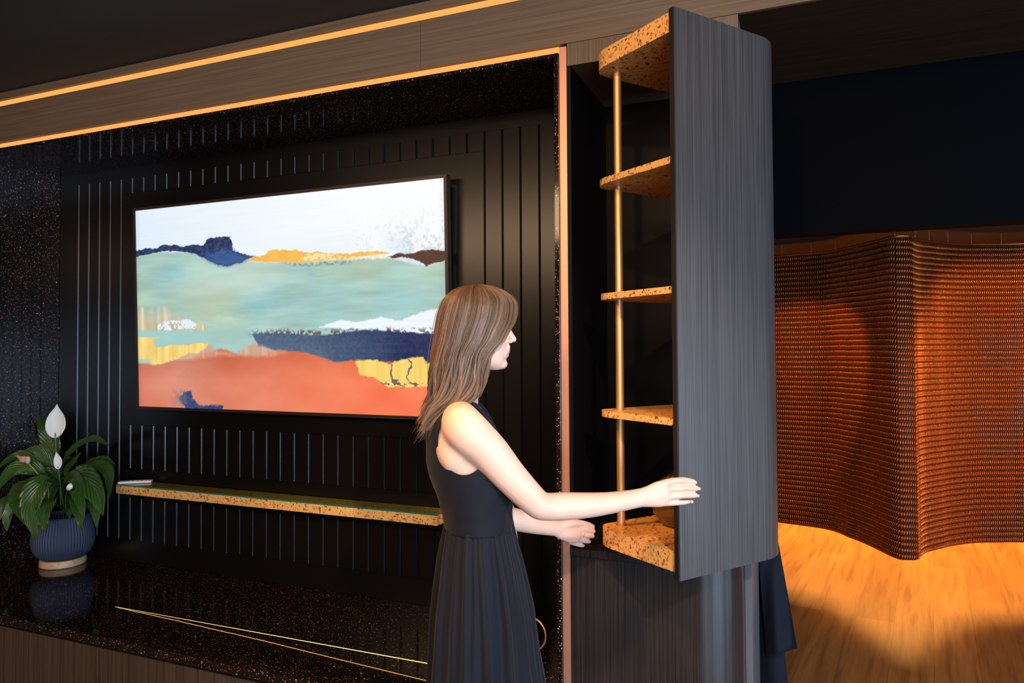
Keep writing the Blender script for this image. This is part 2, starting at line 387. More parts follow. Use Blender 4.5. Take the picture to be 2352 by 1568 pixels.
PT=dict(
 hill=[(-0.017, 0.202), (0.001, 0.204), (0.042, 0.196), (0.081, 0.2), (0.107, 0.186), (0.151, 0.191), (0.181, 0.202), (0.218, 0.197), (0.254, 0.202), (0.273, 0.172), (0.308, 0.168), (0.349, 0.171), (0.356, 0.205), (0.351, 0.237), (0.377, 0.251), (0.428, 0.276), (0.399, 0.293), (0.341, 0.31), (0.306, 0.304), (0.26, 0.268), (0.218, 0.239), (0.138, 0.218), (0.074, 0.22), (0.035, 0.229), (0.001, 0.237), (-0.018, 0.241)],
 hillblue=[(0.23, 0.232), (0.284, 0.213), (0.351, 0.221), (0.377, 0.259), (0.427, 0.277), (0.399, 0.293), (0.341, 0.31), (0.306, 0.304), (0.259, 0.272)],
 teal=[(-0.018, 0.236), (0.001, 0.237), (0.035, 0.229), (0.074, 0.22), (0.212, 0.234), (0.306, 0.304), (0.399, 0.294), (0.488, 0.305), (0.574, 0.315), (0.698, 0.311), (0.844, 0.32), (0.945, 0.362), (1.021, 0.341), (1.016, 0.82), (-0.027, 0.831)],
 orange=[(0.398, 0.29), (0.428, 0.276), (0.467, 0.268), (0.478, 0.251), (0.521, 0.25), (0.564, 0.259), (0.601, 0.274), (0.627, 0.273), (0.688, 0.287), (0.748, 0.288), (0.825, 0.287), (0.844, 0.3), (0.796, 0.303), (0.748, 0.306), (0.698, 0.311), (0.626, 0.314), (0.574, 0.315), (0.488, 0.305)],
 cream=[(0.601, 0.278), (0.673, 0.287), (0.713, 0.3), (0.844, 0.315), (0.839, 0.321), (0.718, 0.316), (0.626, 0.315), (0.574, 0.306), (0.59, 0.29)],
 brown=[(0.844, 0.315), (0.863, 0.302), (0.9, 0.308), (0.937, 0.298), (0.968, 0.296), (1.021, 0.308), (1.021, 0.347), (1.0, 0.346), (0.976, 0.351), (0.968, 0.353), (0.947, 0.364), (0.936, 0.346), (0.913, 0.328), (0.891, 0.318), (0.853, 0.322)],
 strokes=[(-0.022, 0.488), (0.102, 0.491), (0.133, 0.521), (0.164, 0.552), (0.219, 0.574), (0.255, 0.592), (0.257, 0.618), (0.132, 0.613), (-0.024, 0.612)],
 whiteL=[(0.078, 0.586), (0.101, 0.572), (0.151, 0.565), (0.195, 0.559), (0.228, 0.583), (0.218, 0.609), (0.182, 0.604), (0.132, 0.614), (0.081, 0.616)],
 whiteR=[(0.638, 0.613), (0.674, 0.595), (0.705, 0.585), (0.744, 0.594), (0.783, 0.585), (0.822, 0.574), (0.85, 0.582), (0.878, 0.592), (0.897, 0.575), (0.925, 0.562), (0.952, 0.551), (1.019, 0.542), (1.018, 0.656), (0.96, 0.653), (0.887, 0.644), (0.84, 0.635), (0.793, 0.623), (0.719, 0.624)],
 navyR=[(0.417, 0.641), (0.484, 0.635), (0.559, 0.642), (0.643, 0.65), (0.704, 0.641), (0.764, 0.628), (0.84, 0.635), (0.915, 0.643), (1.017, 0.66), (1.016, 0.778), (0.95, 0.771), (0.895, 0.764), (0.839, 0.775), (0.806, 0.765), (0.752, 0.76), (0.692, 0.775), (0.642, 0.752), (0.59, 0.727), (0.537, 0.723), (0.483, 0.718), (0.439, 0.699), (0.428, 0.669)],
 land=[(-0.026, 0.78), (0.065, 0.788), (0.148, 0.764), (0.204, 0.755), (0.241, 0.73), (0.313, 0.707), (0.37, 0.735), (0.404, 0.739), (0.455, 0.736), (0.51, 0.715), (0.59, 0.725), (0.642, 0.748), (0.692, 0.772), (0.742, 0.76), (1.016, 0.778), (1.014, 1.036), (-0.031, 1.098)],
 pink=[(0.155, 0.759), (0.18, 0.688), (0.211, 0.677), (0.271, 0.69), (0.289, 0.714), (0.37, 0.731), (0.394, 0.7), (0.422, 0.68), (0.483, 0.717), (0.537, 0.725), (0.482, 0.748), (0.312, 0.739), (0.204, 0.763)],
 yelL=[(-0.024, 0.647), (0.087, 0.649), (0.057, 0.67), (0.07, 0.697), (0.131, 0.688), (0.187, 0.689), (0.211, 0.677), (0.266, 0.682), (0.253, 0.706), (0.229, 0.732), (0.192, 0.728), (0.155, 0.759), (0.091, 0.779), (0.052, 0.785), (0.04, 0.764), (-0.026, 0.758)],
 yelR=[(0.742, 0.765), (0.806, 0.76), (0.839, 0.777), (0.877, 0.76), (0.909, 0.75), (0.936, 0.75), (0.941, 0.778), (1.016, 0.778), (1.015, 0.861), (0.949, 0.87), (0.885, 0.878), (0.838, 0.878), (0.8, 0.838), (0.756, 0.824)],
 nav2=[(0.152, 0.954), (0.171, 0.922), (0.205, 0.912), (0.207, 0.952), (0.231, 0.984), (0.315, 0.982), (0.308, 1.005), (0.176, 1.004)],
 grey1=[(0.515, 0.304), (0.595, 0.319), (0.698, 0.321), (0.787, 0.318), (0.698, 0.334), (0.569, 0.328)],
)
def paint(W,H):
    rs=np.random.RandomState(3)
    def vn(fx,fy,seed):
        r=np.random.RandomState(seed).rand(int(fy)+3,int(fx)+3)
        x=UU*fx; y=VV*fy; xi=np.clip(x.astype(int),0,int(fx)+1); yi=np.clip(y.astype(int),0,int(fy)+1); a=x-xi; b=y-yi
        a=a*a*(3-2*a); b=b*b*(3-2*b)
        return (r[yi,xi]*(1-a)+r[yi,xi+1]*a)*(1-b)+(r[yi+1,xi]*(1-a)+r[yi+1,xi+1]*a)*b
    def fbm(fx,fy,seed,o=4):
        s=0;t=0
        for k in range(o): s=s+vn(fx*2**k,fy*2**k,seed+k)*.5**k; t+=.5**k
        return s/t-.5
    VV,UU=np.mgrid[0:H,0:W]; UU=UU/(W-1.); VV=VV/(H-1.)
    n1=fbm(30,18,1); n2=fbm(30,18,9); f1=fbm(160,90,20,3); f2=fbm(160,90,30,3); st=fbm(8,120,40,3)
    WU=UU+n1*.014+f1*.010; WV=VV+n2*.010+f2*.010
    def inside(P,soft=0.0025):
        P=np.array(P); n=len(P); ins=np.zeros(UU.shape,bool); d=np.full(UU.shape,9.)
        for i in range(n):
            a,b=P[i],P[(i+1)%n]
            c=((a[1]>WV)!=(b[1]>WV)); xx=(b[0]-a[0])*(WV-a[1])/(b[1]-a[1]+1e-12)+a[0]
            ins^=c&(WU<xx)
            e=b-a; t=np.clip(((WU-a[0])*e[0]+(WV-a[1])*e[1])/(e@e+1e-12),0,1)
            d=np.minimum(d,np.hypot((WU-a[0]-t*e[0])*1.78,WV-a[1]-t*e[1]))
        return np.clip(.5+np.where(ins,d,-d)/soft/2,0,1)
    def C(r,g,b): return np.array([r,g,b],float)
    img=np.zeros((H,W,3))
    def over(m,c): 
        nonlocal img
        m=np.clip(m,0,1)[...,None]; img=img*(1-m)+c*m
    sm=lambda x,a,b: np.clip((x-a)/(b-a),0,1)
    g=sm(UU+.5*(.3-VV),.1,.9)[...,None]
    img=C(226,240,252)*(1-g)+C(252,254,255)*g
    big=fbm(5,4,50); 
    over(sm(VV,.16,.3)*sm(UU,.5,.8)*(.55-np.abs(big)*2)*(1-sm(UU,.93,1.0)),C(198,218,232))
    over(sm(f1+.5*n1,.10,.16)*sm(UU,.7,.9)*sm(VV,.08,.25)*.8,C(206,216,226))
    img+=(st*5)[...,None]
    teal=C(170,203,192)+(fbm(7,6,60)*60)[...,None]*C(.6,.1,-.5)+(fbm(9,30,66)*40)[...,None]
    over(inside(PT['teal'],.006),teal)
    over(sm(.5-np.hypot((UU-.35)*1.2,(VV-.36)*2.2)+big*.3,.2,.42)*inside(PT['teal'])*.55,C(205,226,222))
    over(sm(.30-np.hypot((UU-.22),(VV-.47)*1.6)+n1*.1,.12,.22)*.35,C(186,190,160))
    over(sm(VV,.56,.64)*sm(.78-VV,0,.06)*sm(.5-UU,0,.3)*inside(PT['teal'])*.7,C(160,206,208))
    over(inside(PT['grey1'],.008)*(f1>-.04)*.8,C(120,132,128))
    over(inside(PT['hill'],.002),C(48,60,98)+(f1*50)[...,None])
    over(inside(PT['hillblue'],.012)*sm(UU,.22,.3)*sm(VV+f1*.06,.215,.25),C(62,94,148)+(st*24)[...,None])
    over(inside(PT['orange']),C(250,190,92)+(n1*24)[...,None])
    over(inside(PT['cream'])*(f2>-.08),C(252,228,172))
    over(inside(PT['brown']),C(92,60,50)+(f1*20)[...,None])
    vs=vn(150,3,77)-.5
    over(inside(PT['strokes'],.012)*sm(VV+vs*.12,.46,.56),C(214,200,166)+(vs*50)[...,None])
    over(inside(PT['whiteL'])*(f1*1.5+vs*.4>-.22),C(228,242,250))
    over(inside(PT['whiteR']),C(238,247,252)+(st*12)[...,None])
    over(sm(VV+n2*.03,.618,.635)*sm(.66-VV,0,.02)*sm(UU,.38,.5)*(f2>.0),C(110,90,96))
    nv=sm(UU+big*.5,.45,.85)[...,None]
    over(inside(PT['navyR'],.004),(C(84,106,130)*(1-nv)+C(40,50,92)*nv)+(st*14+f1*22)[...,None])
    q=sm(UU,.25,.8)[...,None]; 
    land=C(222,134,110)*(1-q)+C(250,124,84)*q
    land=land+(fbm(6,5,90)*60)[...,None]*C(.3,.8,.8)-(sm(.86-VV,0,.1)*18)[...,None]
    over(inside(PT['land'],.006),land)
    over(sm(fbm(5,4,95)+.1*f1,.06,.16)*sm(VV,.74,.8)*sm(.9-VV,0,.1)*sm(.72-UU,0,.1)*.6,C(206,126,100))
    over(inside(PT['pink'],.010)*.75,C(228,168,140)+(vs*30)[...,None])
    over(inside(PT['yelL'],.003),C(250,216,130)+(vs*30+n1*30)[...,None])
    over(inside(PT['yelR'],.003),C(252,214,112)+(vs*20)[...,None])
    over(inside(PT['yelR'],.003)*((np.abs(UU-.845-.3*(VV-.8)+n1*.05)<.0035)|(np.abs(UU-.90-.2*(VV-.8)+n1*.06)<.003)|((np.abs(VV-.86-f1*.03)<.006)&(f1>.02)))*.8,C(70,76,110))
    over(inside(PT['nav2'],.004),C(62,74,122)+(f1*40)[...,None])
    over(sm(.035-np.hypot(UU-.16,(VV-.95)*.6)+f1*.04,0,.03)*.5,C(130,120,130))
    v=1-.06*sm(.02-np.minimum(UU,1-UU),0,.02)
    return np.clip(img*v[...,None],0,255)
W_,H_=760,428
IM=paint(W_,H_)/255.
lin=np.where(IM<=.04045,IM/12.92,((IM+.055)/1.055)**2.4)
uu,vv=np.meshgrid(np.linspace(0,1,W_),np.linspace(1,0,H_))
vx=np.stack([tx+uu*TW-tv.location.x, ty-math.sin(T)*vv*TH-tv.location.y, tz+math.cos(T)*vv*TH-tv.location.z],-1).reshape(-1,3)
idx=np.arange(W_*H_).reshape(H_,W_)
fc=np.stack([idx[1:,:-1],idx[1:,1:],idx[:-1,1:],idx[:-1,:-1]],-1).reshape(-1,4)
me=mesh_np('screen',vx,fc,False)
ca=me.color_attributes.new('paint','FLOAT_COLOR','POINT'); ca.data.foreach_set('color',np.concatenate([lin.reshape(-1,3),np.ones((W_*H_,1))],1).astype(np.float32).ravel())
t=NT('screen picture'); a=t.n('ShaderNodeAttribute',attribute_name='paint'); e=t.n('ShaderNodeEmission'); t.l(a.outputs['Color'],e.inputs[0]); e.inputs[1].default_value=1.0
gl=t.n('ShaderNodeAddShader'); gg=t.n('ShaderNodeBsdfGlossy'); gg.inputs['Roughness'].default_value=.5; gg.inputs[0].default_value=(.02,.02,.02,1)
t.l(e.outputs[0],gl.inputs[0]); t.l(gg.outputs[0],gl.inputs[1]); t.l(gl.outputs[0],t.out.inputs[0])
obj('screen',me,t.m,tv)
# ------------------------------------------------------------------ turning shelf unit
A=np.array([-.295,1.82]); U=np.array([.583,.814]); U/=np.linalg.norm(U); V=np.array([-U[1],U[0]])
un=thing('turning_shelf_unit','tall dark veneer shelf unit swung out from its niche, with ochre shelves','shelf unit',(float(A[0]+U[0]*.25+V[0]*.17),float(A[1]+U[1]*.25+V[1]*.17),.96))
def P2(s,t): q=A+U*s+V*t; return (float(q[0]),float(q[1]))
Lf,Rc=.335,.13; TH_=.016
def panel_path(off,n=12):
    pts=[P2(0,off)]
    for k in range(n+1):
        a=PI/2*k/n; pts.append(P2(Lf+(Rc-off)*math.sin(a),Rc-(Rc-off)*math.cos(a)))
    pts.append(P2(Lf+Rc-off,.34)); return pts
outer=panel_path(0); inner=panel_path(TH_)
g=G(); n=len(outer); z0,z1=.963,2.418
v=[(x,y,z0) for x,y in outer+inner]+[(x,y,z1) for x,y in outer+inner]; m=2*n
f=[]
for i in range(n-1):
    f+=[(i,i+1,m+i+1,m+i),(n+i,m+n+i,m+n+i+1,n+i+1),(i,n+i,n+i+1,i+1),(m+i,m+i+1,m+n+i+1,m+n+i)]
f+=[(0,m,m+n,n),(n-1,2*n-1,m+2*n-1,m+n-1)]
def m_unit():
    return M_panel
o=obj('panel',g.add(v,f),M_panel,un,angle=35)
# thin black edge band and inner lining
obj('edge_band',G().prism([P2(-.0015,.0015),P2(.0,.0165),P2(-.0025,.0165),P2(-.0025,.0015)],z0+.001,z1-.001),plain('edge band',(.012,.008,.006),.45),un)
obj('inner_lining',G().prism([P2(.001,.0162),P2(.33,.0162),P2(.33,.018),P2(.001,.018)],z0+.001,z1-.001),M_black,un)
def shelf_poly():
    W=.345; R1=.075; pts=[P2(.004,.0185)]
    a0=PI/2
    for k in range(11):       # front-left rounded corner
        a=PI/2*k/10; pts.append(P2(.004+R1*.62-R1*.62*math.cos(a), W-R1+R1*math.sin(a)))
    pts+= [P2(.36,W),P2(.44,W-.06),P2(.448,.14)]
    for k in range(7):
        a=PI/2*k/6; pts.append(P2(Lf+(Rc-TH_-.002)*math.cos(a),Rc-(Rc-TH_-.002)*math.sin(a)))
    return pts
for z0s,z1s in((2.361,2.412),(2.021,2.039),(1.687,1.705),(1.349,1.367),(.979,1.030)):
    bm=bmesh.new(); gg=G().prism(shelf_poly(),z0s,z1s)
    obj('shelf',gg,M_terr,un)
obj('pole',G().lathe([(0,.9795),(.0115,.9795),(.0115,2.40),(0,2.40)],(-.501,2.053,0),24),M_gold,un,angle=40)
obj('collar',G().lathe([(0,1.030),(.0145,1.030),(.0145,1.0325),(0,1.0325)],(-.501,2.053,0),24),M_gold,un,angle=40)
# amber glass vase on the lowest shelf
vz=thing('glass_vase','round ribbed amber glass vase on the lowest shelf of the turning unit','vase',(-.335,2.12,1.0305))
tg=NT('amber glass'); set_in(tg.b,Base_Color=(.62,.46,.14,1),Roughness=.04,Transmission_Weight=.9,IOR=1.45)
pr=[(.0,0),(.045,0),(.062,.008),(.083,.035),(.092,.07),(.086,.105),(.062,.130),(.045,.138),(.040,.150),(.038,.150),(.043,.136),(.059,.128),(.082,.104),(.088,.07),(.079,.037),(.058,.012),(.0,.006)]
obj('body',G().lathe(pr,(-.335,2.12,1.0305),96,lambda a,z: 1+.018*math.sin(a*18+z*25)*(1 if .01<z<.14 else .1)),tg.m,vz,smooth=True)

# ------------------------------------------------------------------ base cabinet under the niche
bc=thing('base_cabinet','dark veneer base cabinet with a rounded corner below the turning unit','cabinet',(-.42,2.3,0))
def base_poly(off,x1=-.153,R=.13):
    pts=[(-.6655-off*.6,2.508),(-.6655-off*.6,2.08-off)]
    cx=x1-R; cy=2.08+R
    for k in range(17):
        a=PI/2*k/16; pts.append((cx+(R+off)*math.sin(a),cy-(R+off)*math.cos(a)))
    pts.append((x1+off,2.508)); return pts
obj('body',G().prism(base_poly(-.004,-.170),.0,.916),M_base,bc,angle=30)
obj('top',G().prism(base_poly(0,-.170),.918,.941),M_base,bc,angle=30)
obj('end_panel',G().box(-.1735,-.153,2.245,2.56,0,.941,.0008),plain('grey edge',(.10,.10,.105),.3),bc)
# dark navy cloth hanging behind the cabinet
def m_cloth(name,c,c2,rough=.85,sheen=.3,sc=900):
    t=NT(name); n=t.n('ShaderNodeTexNoise',i_Scale=1.,i_Detail=3.); t.l(t.coord((sc*.12,sc*.12,sc)),n.inputs['Vector'])
    t.l(t.mix(n.outputs[0],c,c2),t.b.inputs['Base Color']); set_in(t.b,Roughness=rough,Sheen_Weight=sheen,Sheen_Roughness=.4)
    t.bump(n.outputs[0],.12,.0008); return t.m
M_navy=m_cloth('navy cloth',(.0010,.0022,.0060,1),(.0025,.005,.012,1),.8,.05); M_navy.node_tree.nodes['Principled BSDF'].inputs['Specular IOR Level'].default_value=.25
cl=thing('hanging_cloth','dark navy cloth draped in folds behind the base cabinet, above the wooden floor','cloth',(-.2,2.65,.1))
def cloth_sheet(xt0,xt1,xb0,xb1,zt,zb0,zb1,y0,nf,ph,amp=.022):
    NU,NV=60,50; v=[]
    for j in range(NV):
        t=j/(NV-1)
        for i in range(NU):
            s=i/(NU-1); x=(xt0+(xt1-xt0)*s)*(1-t)+(xb0+(xb1-xb0)*s)*t
            zb=zb0+(zb1-zb0)*s; z=zt+(zb-zt)*t
            y=y0+amp*(.4+.6*t)*math.sin(s*nf*2*PI+ph+.5*math.sin(t*3))+.006*math.sin(9*t+7*s)
            v.append((x,y,z))
    f=[(j*NU+i,j*NU+i+1,(j+1)*NU+i+1,(j+1)*NU+i) for j in range(NV-1) for i in range(NU-1)]
    return G().add(v,f)
for nm,a in (('layer',(-.30,-.151,-.30,-.040,1.25,.12,.08,2.665,1.9,.6,.014)),('layer',(-.185,-.149,-.135,-.036,1.25,.478,.520,2.625,.9,2.2,.010))):
    o=obj(nm,cloth_sheet(*a),M_navy,cl,smooth=True)
    sm_=o.modifiers.new('thickness','SOLIDIFY'); sm_.thickness=.002

# ------------------------------------------------------------------ metal mesh curtain
cur=thing('mesh_curtain','copper coloured metal coil curtain hanging in a deep fold in the lit alcove','curtain',(.55,4.6,2.17))
plan=[(-.75,5.30),(-.45,5.30),(-.157,5.22),(.121,5.14),(.252,4.965),(.297,4.90),(.373,4.763),(.421,4.66),(.469,4.58),(.505,4.568),(.570,4.596),(.594,4.665),(.639,4.772),(.728,4.89),(.798,4.978),(.932,5.10),(1.06,5.168),(1.243,5.235),(1.5,5.24),(1.8,5.12)]
PA=np.array(plan); out=[]
E_=np.vstack([2*PA[0]-PA[1],PA,2*PA[-1]-PA[-2]])
for i in range(len(PA)-1):
    p0,p1,p2,p3=E_[i:i+4]
    for t in np.arange(14)/14.: out.append(.5*((2*p1)+(p2-p0)*t+(2*p0-5*p1+4*p2-p3)*t*t+(3*p1-p0-3*p2+p3)*t**3))
PC=np.array(out); sl=np.concatenate([[0],np.cumsum(np.linalg.norm(np.diff(PC,axis=0),axis=1))])
ZT,ZB,ROWS=2.16,.345,54; pitch=(ZT-ZB)/ROWS
turn=.0125; nt=int(sl[-1]/turn); K=12
s=np.arange(nt*K)/(K)*turn; ang=np.arange(nt*K)*2*PI/K
def at(s_): return np.stack([np.interp(s_,sl,PC[:,0]),np.interp(s_,sl,PC[:,1])],-1)
def coil_rows(zs,vr,nr,wire,ph=0):
    c=at(s); tg_=at(s+.004)-at(s-.004); tg_/=np.linalg.norm(tg_,axis=1)[:,None]+1e-9; nr_=np.stack([tg_[:,1],-tg_[:,0]],-1)
    VV=[];FF=[];off=0
    for zi,z in enumerate(zs):
        a=ang+ph
        cen=np.column_stack([c+nr_*(nr*np.cos(a))[:,None],z+vr*np.sin(a)])
        Tn=np.gradient(cen,axis=0); Tn/=np.linalg.norm(Tn,axis=1)[:,None]
        rad=np.column_stack([nr_*np.cos(a)[:,None],np.sin(a)]); rad-=Tn*(rad*Tn).sum(1)[:,None]; rad/=np.linalg.norm(rad,axis=1)[:,None]
        b=np.cross(Tn,rad); N=len(cen)
        ring=[cen+wire*(rad*math.cos(q)+b*math.sin(q)*1.5) for q in (0,2*PI/3,4*PI/3)]
        VV.append(np.stack(ring,1).reshape(-1,3))
        i=np.arange(N-1)[:,None]*3+off; k=np.arange(3)[None]
        FF.append(np.stack([i+k,i+(k+1)%3,i+3+(k+1)%3,i+3+k],-1).reshape(-1,4)); off+=N*3
    return np.concatenate(VV),np.concatenate(FF)
M_coil=plain('copper coil',(.78,.20,.045),.30,.85)
v,f=coil_rows([ZT-(k+.5)*pitch for k in range(ROWS)],pitch*.43,.0085,.0021)
v=v-np.array(cur.location)
obj('coil_mesh',mesh_np('coil_mesh',v,f,True),M_coil,cur)
bk=at(np.linspace(0,sl[-1],300)); bt=np.gradient(bk,axis=0); bt/=np.linalg.norm(bt,axis=1)[:,None]; bk=bk+np.stack([-bt[:,1],bt[:,0]],-1)*.002; nb=len(bk)
o=obj('back_layer',G().add([(x,y,ZB) for x,y in bk]+[(x,y,ZT) for x,y in bk],[(i,i+1,nb+i+1,nb+i) for i in range(nb-1)]),plain('copper back layer',(.012,.005,.003),.6,.2),cur,smooth=True)
fw=np.stack([bt[:,1],-bt[:,0]],-1); g=G(); HB=[(-.40,-.001),(-.28,.0038),(0,.0052),(.28,.0038),(.40,-.001)]
for k in range(ROWS):
    z=ZT-(k+.5)*pitch; vs=[]
    for hz,d in HB: vs+=[(x+a_*(d+.002),y+b_*(d+.002),z+hz*pitch) for (x,y),(a_,b_) in zip(bk,fw)]
    g.add(vs,[(j*nb+i,j*nb+i+1,(j+1)*nb+i+1,(j+1)*nb+i) for j in range(4) for i in range(nb-1)])
obj('row_core',g,plain('row core copper',(.10,.024,.005),.42,.6),cur,smooth=True)
o.modifiers.new('t','SOLIDIFY').thickness=.002
# thin wires between the coil rows
g=G(); c=at(np.linspace(0,sl[-1],260)); nn=len(c)
for k in range(ROWS+1):
    z=ZT-k*pitch
    g.add([(x,y,z-.0014) for x,y in c]+[(x,y,z+.0014) for x,y in c],[(i,i+1,nn+i+1,nn+i) for i in range(nn-1)])
obj('cross_wires',g,plain('dark copper',(.10,.035,.015),.4,.8),cur)
rod=G().tube([(x,y,ZT+.012) for x,y in c],[.0045]*nn,hint=(0,0,1),n=8,sub=1)
obj('rod',rod,plain('rod copper',(.55,.3,.15),.3,1.),cur,smooth=True)
for q in np.arange(.25,sl[-1],.19):
    x,y=at(np.array([q]))[0]
    obj('hook',G().tube([(x,y,ZT+.008),(x,y-.004,ZT+.03),(x,y,ZT+.045),(x,y+.004,ZT+.082)],[.0016]*4,n=6,sub=2),M_gold,cur,smooth=True)
# ------------------------------------------------------------------ potted peace lily
PC_=(-3.30,2.362,.526)
pp=thing('potted_peace_lily','flowering white peace lily in a ribbed dark blue pot on the worktop','plant',PC_)
t=NT('blue ribbed ceramic'); set_in(t.b,Base_Color=(.030,.045,.075,1),Roughness=.62)
prof=[(0,.034),(.06,.034),(.090,.038),(.113,.055),(.127,.085),(.132,.12),(.128,.16),(.118,.20),(.109,.228),(.105,.235),(.100,.235),(.103,.225),(.112,.19),(.10,.18)]
obj('pot',G().lathe(prof,PC_,320,lambda a,z: 1+(.018*(1 if .05<z<.232 else 0)*math.cos(a*64))),t.m,pp,smooth=True)
obj('plinth',G().lathe([(0,.0003),(.094,.0003),(.098,.004),(.098,.026),(.094,.033),(0,.033)],PC_,48),m_wood('pale oak',(.42,.25,.13,1),(.66,.44,.27,1),'X',.5,60),pp,angle=40)
obj('soil',G().lathe([(0,.19),(.108,.19)],PC_,32),plain('soil',(.03,.018,.012),.9),pp)
def m_leaf():
    t=NT('lily leaf')
    at_=t.n('ShaderNodeUVMap'); sp=t.n('ShaderNodeSeparateXYZ'); t.l(at_.outputs[0],sp.inputs[0])
    # curved side veins: v + |u|*k
    au=t.math('ABSOLUTE',sp.outputs[0])
    ph=t.math('SUBTRACT',t.math('MULTIPLY',sp.outputs[1],70.),t.math('MULTIPLY',t.math('POWER',au,.75),26.))
    wv=t.math('SINE',ph)
    mid=t.math('LESS_THAN',au,.035)
    c=t.ramp(t.math('ADD',t.math('MULTIPLY',wv,.5),.5),[(0,(.014,.055,.010)),(1,(.045,.12,.020))])
    c=t.mix(mid,c,(.06,.14,.03,1))
    oi=t.n('ShaderNodeObjectInfo'); c=t.mix(t.math('MULTIPLY',oi.outputs['Random'],.45),c,(.035,.07,.012,1))
    t.l(c,t.b.inputs['Base Color']); set_in(t.b,Roughness=.24); t.b.inputs['Specular IOR Level'].default_value=.6
    t.bump(wv,.55,.0016); return t.m
M_leaf=m_leaf(); M_stem=plain('green stem',(.06,.16,.02),.4)
def leaf(ctrl,hw,roll=0.,prop=.30,cup=.35):
    C=np.array(ctrl,float); n=26; out=[]
    E=np.vstack([2*C[0]-C[1],C,2*C[-1]-C[-2]])
    pts=[]
    for i in range(3):
        p0,p1,p2,p3=E[i:i+4]
        for tt in np.arange(n)/n: pts.append(.5*((2*p1)+(p2-p0)*tt+(2*p0-5*p1+4*p2-p3)*tt*tt+(3*p1-p0-3*p2+p3)*tt**3))
    pts.append(C[-1]); pts=np.array(pts); T=np.gradient(pts,axis=0); T/=np.linalg.norm(T,axis=1)[:,None]
    NU=9; v=[];uv=[]; view=np.array([0,0,1.55])
    for i,(p,tg_) in enumerate(zip(pts,T)):
        s_=i/(len(pts)-1)
        # width profile: petiole then blade
        if s_<prop*.6: wdt=.045*hw+.002
        else:
            q=(s_-prop*.6)/(1-prop*.6); wdt=hw*(math.sin(PI*q**.72)**.85)*(1-.15*q)+.0015*(1-q)
        face=np.array([.75*0.6,-.75,.62]); face/=np.linalg.norm(face)
        face=face+roll*np.cross(tg_,face)
        side=np.cross(tg_,face); side/=np.linalg.norm(side)+1e-9; nor=np.cross(side,tg_)
        for k in range(NU):
            u=-1+2*k/(NU-1)
            rip=.05*math.sin(s_*22+u*1.5)*abs(u)**2
            v.append(p+side*wdt*u+nor*wdt*(cup*abs(u)**1.4+rip)); uv.append((u,s_))
    m=len(pts); f=[(i*NU+k,i*NU+k+1,(i+1)*NU+k+1,(i+1)*NU+k) for i in range(m-1) for k in range(NU-1)]
    g=G().add(v,f); return g,uv
def add_leaf(ctrl,hw,roll=0.,cup=.35,mat=None,name='leaf',prop=.3):
    g,uv=leaf(ctrl,hw,roll,prop,cup)
    off=np.array(PC_)
    me=mesh_np(name,np.array(g.v)-off,g.f,True)
    ul=me.uv_layers.new(name='UVMap'); 
    ul.data.foreach_set('uv',np.array([uv[l.vertex_index] for l in me.loops],np.float32).ravel())
    me.materials.append(mat or M_leaf); o=bpy.data.objects.new(name,me); COL.objects.link(o); o.parent=pp
    md=o.modifiers.new('t','SOLIDIFY'); md.thickness=.0007; return o
